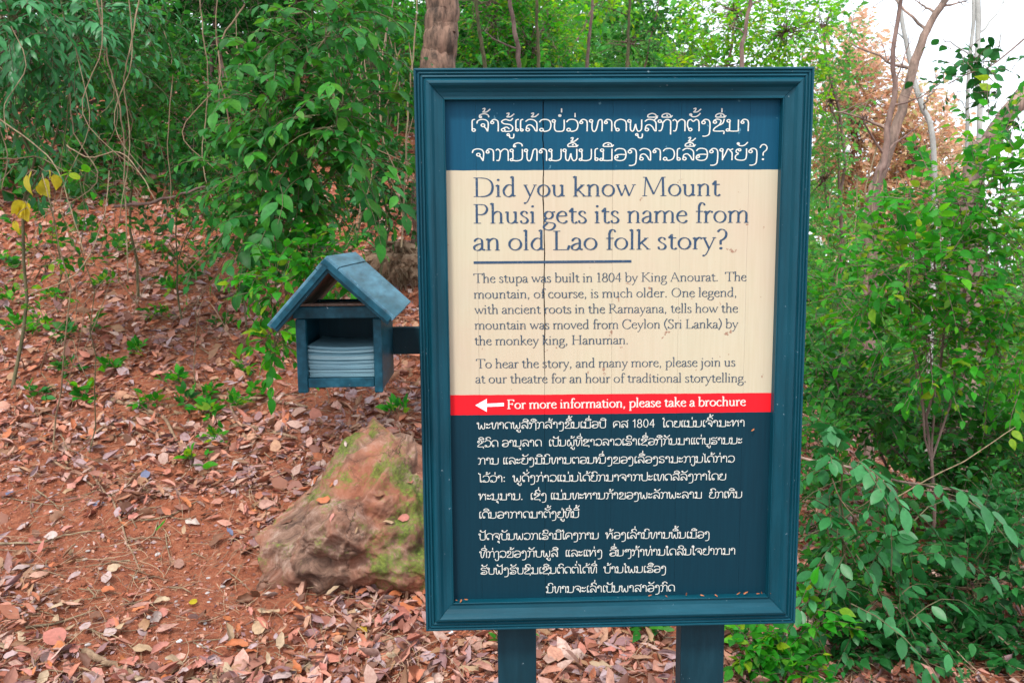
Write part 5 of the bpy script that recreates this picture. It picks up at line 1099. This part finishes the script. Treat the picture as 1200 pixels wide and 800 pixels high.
# ---------------- the mossy stone
from mathutils import noise as mn
def boulder():
    m, n, l, b = newmat('mossy_stone'); ge = n.new('ShaderNodeNewGeometry'); co = ge.outputs['Position']
    n1 = noise(n, l, 9, 12, co, .78, .8); n2 = noise(n, l, 60, 8, co, .8); n4 = noise(n, l, 4.5, 8, co, .75, .5); n5 = noise(n, l, 3.0, 6, co, .6)
    r = ramp(n, [(.34, (.04,.025,.02)), (.43, (.15,.09,.065)), (.51, (.31,.18,.125)), (.58, (.44,.29,.22)), (.66, (.58,.44,.36))]); l.new(n1.outputs[0], r.inputs[0])
    c_ = mixc(n, l, mth(n, l, 'MULTIPLY', n2.outputs[0], .7), r.outputs[0], (.10,.055,.04))
    rd = ramp(n, [(.42, (0,0,0)), (.60, (1,1,1))]); l.new(n5.outputs[0], rd.inputs[0])
    c_ = mixc(n, l, mth(n, l, 'MULTIPLY', rd.outputs[0], .65), c_, (.36,.12,.065))
    vo = n.new('ShaderNodeTexVoronoi'); vo.feature = 'DISTANCE_TO_EDGE'; vo.inputs['Scale'].default_value = 5.5
    mp = n.new('ShaderNodeMix'); mp.data_type = 'RGBA'; mp.inputs[0].default_value = .12; l.new(co, mp.inputs[6]); l.new(n1.outputs[1], mp.inputs[7]); l.new(mp.outputs[2], vo.inputs['Vector'])
    cr = ramp(n, [(0, (1,1,1)), (.022, (0,0,0))]); l.new(vo.outputs['Distance'], cr.inputs[0]); n6 = noise(n, l, 3.3, 3, co); cg = ramp(n, [(.5, (0,0,0)), (.6, (1,1,1))]); l.new(n6.outputs[0], cg.inputs[0])
    c_ = mixc(n, l, mth(n, l, 'MULTIPLY', cr.outputs[0], cg.outputs[0]), c_, (.035,.02,.015))
    at_ = nnode(n, 'ShaderNodeAttribute', attribute_name='moss')
    q = mth(n, l, 'ADD', mth(n, l, 'MULTIPLY_ADD', n4.outputs[0], 2.0, -1.05), mth(n, l, 'MULTIPLY_ADD', n2.outputs[0], .9, -.45)); q = mth(n, l, 'ADD', q, at_.outputs['Fac'])
    mo = ramp(n, [(.42, (0,0,0)), (.62, (1,1,1))]); l.new(q, mo.inputs[0])
    mc = ramp(n, [(.35, (.03,.05,.012)), (.5, (.09,.15,.022)), (.65, (.22,.30,.04))]); l.new(n2.outputs[0], mc.inputs[0])
    c_ = mixc(n, l, mth(n, l, 'MULTIPLY', mo.outputs[0], .8), c_, mc.outputs[0])
    l.new(c_, b.inputs['Base Color']); b.inputs['Roughness'].default_value = .92; b.inputs['Specular IOR Level'].default_value = .2
    h = mth(n, l, 'ADD', n1.outputs[0], mth(n, l, 'MULTIPLY', n2.outputs[0], .5)); bump(n, l, h, b, .8, .022)
    bm = bmesh.new(); bmesh.ops.create_icosphere(bm, subdivisions=7, radius=1)
    V = np.array([v.co[:] for v in bm.verts]) * 1.25
    for nn, dd in (((-.50, -.22, .84), .44), ((.38, -.75, .52), .60), ((-.15, -.93, -.30), .66), ((-.95, -.25, .15), .86), ((-.55, -.8, .15), .74), ((.1, -.5, .85), .66), ((.5, .1, .85), .64), ((0, -.8, -.6), .62), ((-.7, .1, .7), .66)):
        nn = unit(nn); t = np.maximum(V @ nn - dd, 0); V = V - t[:, None] * nn * .97
    D = np.zeros(len(V)); 
    for i, v in enumerate(V):
        p3 = Vector(v) * 1.5
        D[i] = .16 * mn.fractal(p3 + Vector((4, 2, 1)), .9, 2.1, 7) - .16 * max(0, .22 - abs(mn.noise(p3 * 1.1 + Vector((7, 1, 3))))) / .22 * .6 + .05 * mn.noise(p3 * 6) + .035 * mn.ridged_multi_fractal(p3 * 3.5, .9, 2.2, 6, 1.0, 2.0) - .02
    N_ = unit(V); moss = np.clip(.31 + .42 * smooth(-.1, .6, V[:, 0]) * smooth(-.5, .1, V[:, 2]) * smooth(0, .5, -V[:, 1] + .1) + .17 * smooth(.1, .3, V[:, 2]) * smooth(.3, -.3, V[:, 0]), 0, 1)
    V = (V + N_ * D[:, None]) * np.array([.52, .46, .55])
    c0 = at(438, 622, 3.58) + (0, 0, .0)
    V = V + c0
    for v, q_ in zip(bm.verts, V): v.co = q_
    me = bpy.data.meshes.new('mossy_stone'); bm.to_mesh(me); bm.free(); me.polygons.foreach_set('use_smooth', np.ones(len(me.polygons), bool)); me.materials.append(m)
    a_ = me.attributes.new('moss', 'FLOAT', 'POINT'); a_.data.foreach_set('value', moss.astype(np.float32))
    o = bpy.data.objects.new('mossy_stone', me); put(o); tag(o, 'large rough reddish stone with green moss, bedded in the litter left of the sign', 'stone')
    from mathutils.bvhtree import BVHTree
    bv = BVHTree.FromPolygons([tuple(q_) for q_ in V], [tuple(f.vertices) for f in me.polygons])
    r5 = np.random.default_rng(4); k = 0
    for tries in range(4000):
        if k == 16: break
        x, y = r5.uniform(330, 492), r5.uniform(492, 640); h_ = bv.ray_cast(Vector(CAM), Vector(unit(ray(x, y))))
        if h_[0] is None or h_[1].z < .4: continue
        nz = np.array(h_[1]); ky = list(KW)[k % 5]; a_x = np.cross(nz, unit(r5.normal(0, 1, 3))); R = frames(a_x[None], nz[None] + r5.normal(0, .15, (1, 3)))[0] * r5.uniform(.03, .065)
        o2 = bpy.data.objects.new('fallen_leaf', shared_leaf(f'dry{1 + k % 6}', M[KW[ky][0]])); q_ = h_[0] + h_[1] * .006
        o2.matrix_world = Matrix(((*R[0], q_.x), (*R[1], q_.y), (*R[2], q_.z), (0,0,0,1))); put(o2)
        tag(o2, f'{ky if ky != "pink" else "pinkish"} {SHAPE[k % 6]} leaf lying on the ' + ('upper' if y < 550 else 'lower') + (' left' if x < 410 else ' right') + ' part of the mossy stone', 'leaf', 'leaves lying on the stone'); k += 1
boulder()
# dry earth mound behind the sign's left edge
mp = hit(465, 325)
B = MB(); N = 900; a = rng.uniform(0, 2 * math.pi, N); rr = rng.random(N) ** .5
P = mp + np.stack([np.cos(a) * rr * .32, np.sin(a) * rr * .3 + .1, .30 * (1 - rr ** 2) - .02], 1)
R = frames(np.stack([np.cos(a), np.sin(a), -.6 + rng.normal(0, .3, N)], 1), np.stack([np.cos(a) * .6, np.sin(a) * .6, np.ones(N)], 1) + rng.normal(0, .3, (N, 3)))
E_ = empty('earth_mound', mp, 'pale straw covered earth mound beside the left edge of the sign', 'mound')
add_leaves(B, 'dry3', P, R, rng.uniform(.08, .16, N)); o = B.build('dry_grass', M['straw'], E_, mp, False, True); o['kind'] = 'stuff'
bm = bmesh.new(); bmesh.ops.create_icosphere(bm, subdivisions=4, radius=1)
for v in bm.verts:
    k = 1 + .2 * float(fbm(v.co.x * 3, v.co.y * 3 + v.co.z * 2, 2)); v.co = Vector((v.co.x * .34 * k, v.co.y * .32 * k + .1, v.co.z * .28 * k))
me = bpy.data.meshes.new('mound'); bm.to_mesh(me); bm.free(); me.materials.append(barkmat('mound_earth', (.22,.13,.08), (.4,.27,.17), 10)); put(bpy.data.objects.new('mound', me), E_)

# reddish crumbs caught on the ledge of the frame and on the boards
for i, (x, y) in enumerate([(534, 701), (541, 701), (804, 695), (821, 698), (838, 699), (864, 698), (872, 700), (887, 698), (893, 701), (900, 700), (886, 504), (548, 701), (760, 700), (780, 699)]):
    a = loc(x, y, .004); p = SP + SU * a[0] + SN * (.006 if y > 600 else PF - .0015) + np.array([0, 0, a[1]])
    if y > 600:
        zz_ = .7785 + .0585; p[2] = zz_ + .0035; p = p + SN * .002
    R = frames(np.array([[random.uniform(-1, 1), -.3, random.uniform(-.2, .6)]]), np.array([[random.uniform(-.4, .4), -1, .5]]))
    o = bpy.data.objects.new('leaf_crumb', shared_leaf('dry3', M['litter_orange'])); r_ = R[0] * random.uniform(.007, .014)
    o.matrix_world = Matrix(((*r_[0], p[0]), (*r_[1], p[1]), (*r_[2], p[2]), (0,0,0,1))); put(o)
    tag(o, 'tiny reddish leaf crumb caught on the lower ledge of the sign frame' if y > 600 else 'tiny reddish crumb stuck on the dark board near its right side', 'crumb', 'crumbs on the sign ledge' if y > 600 else None)
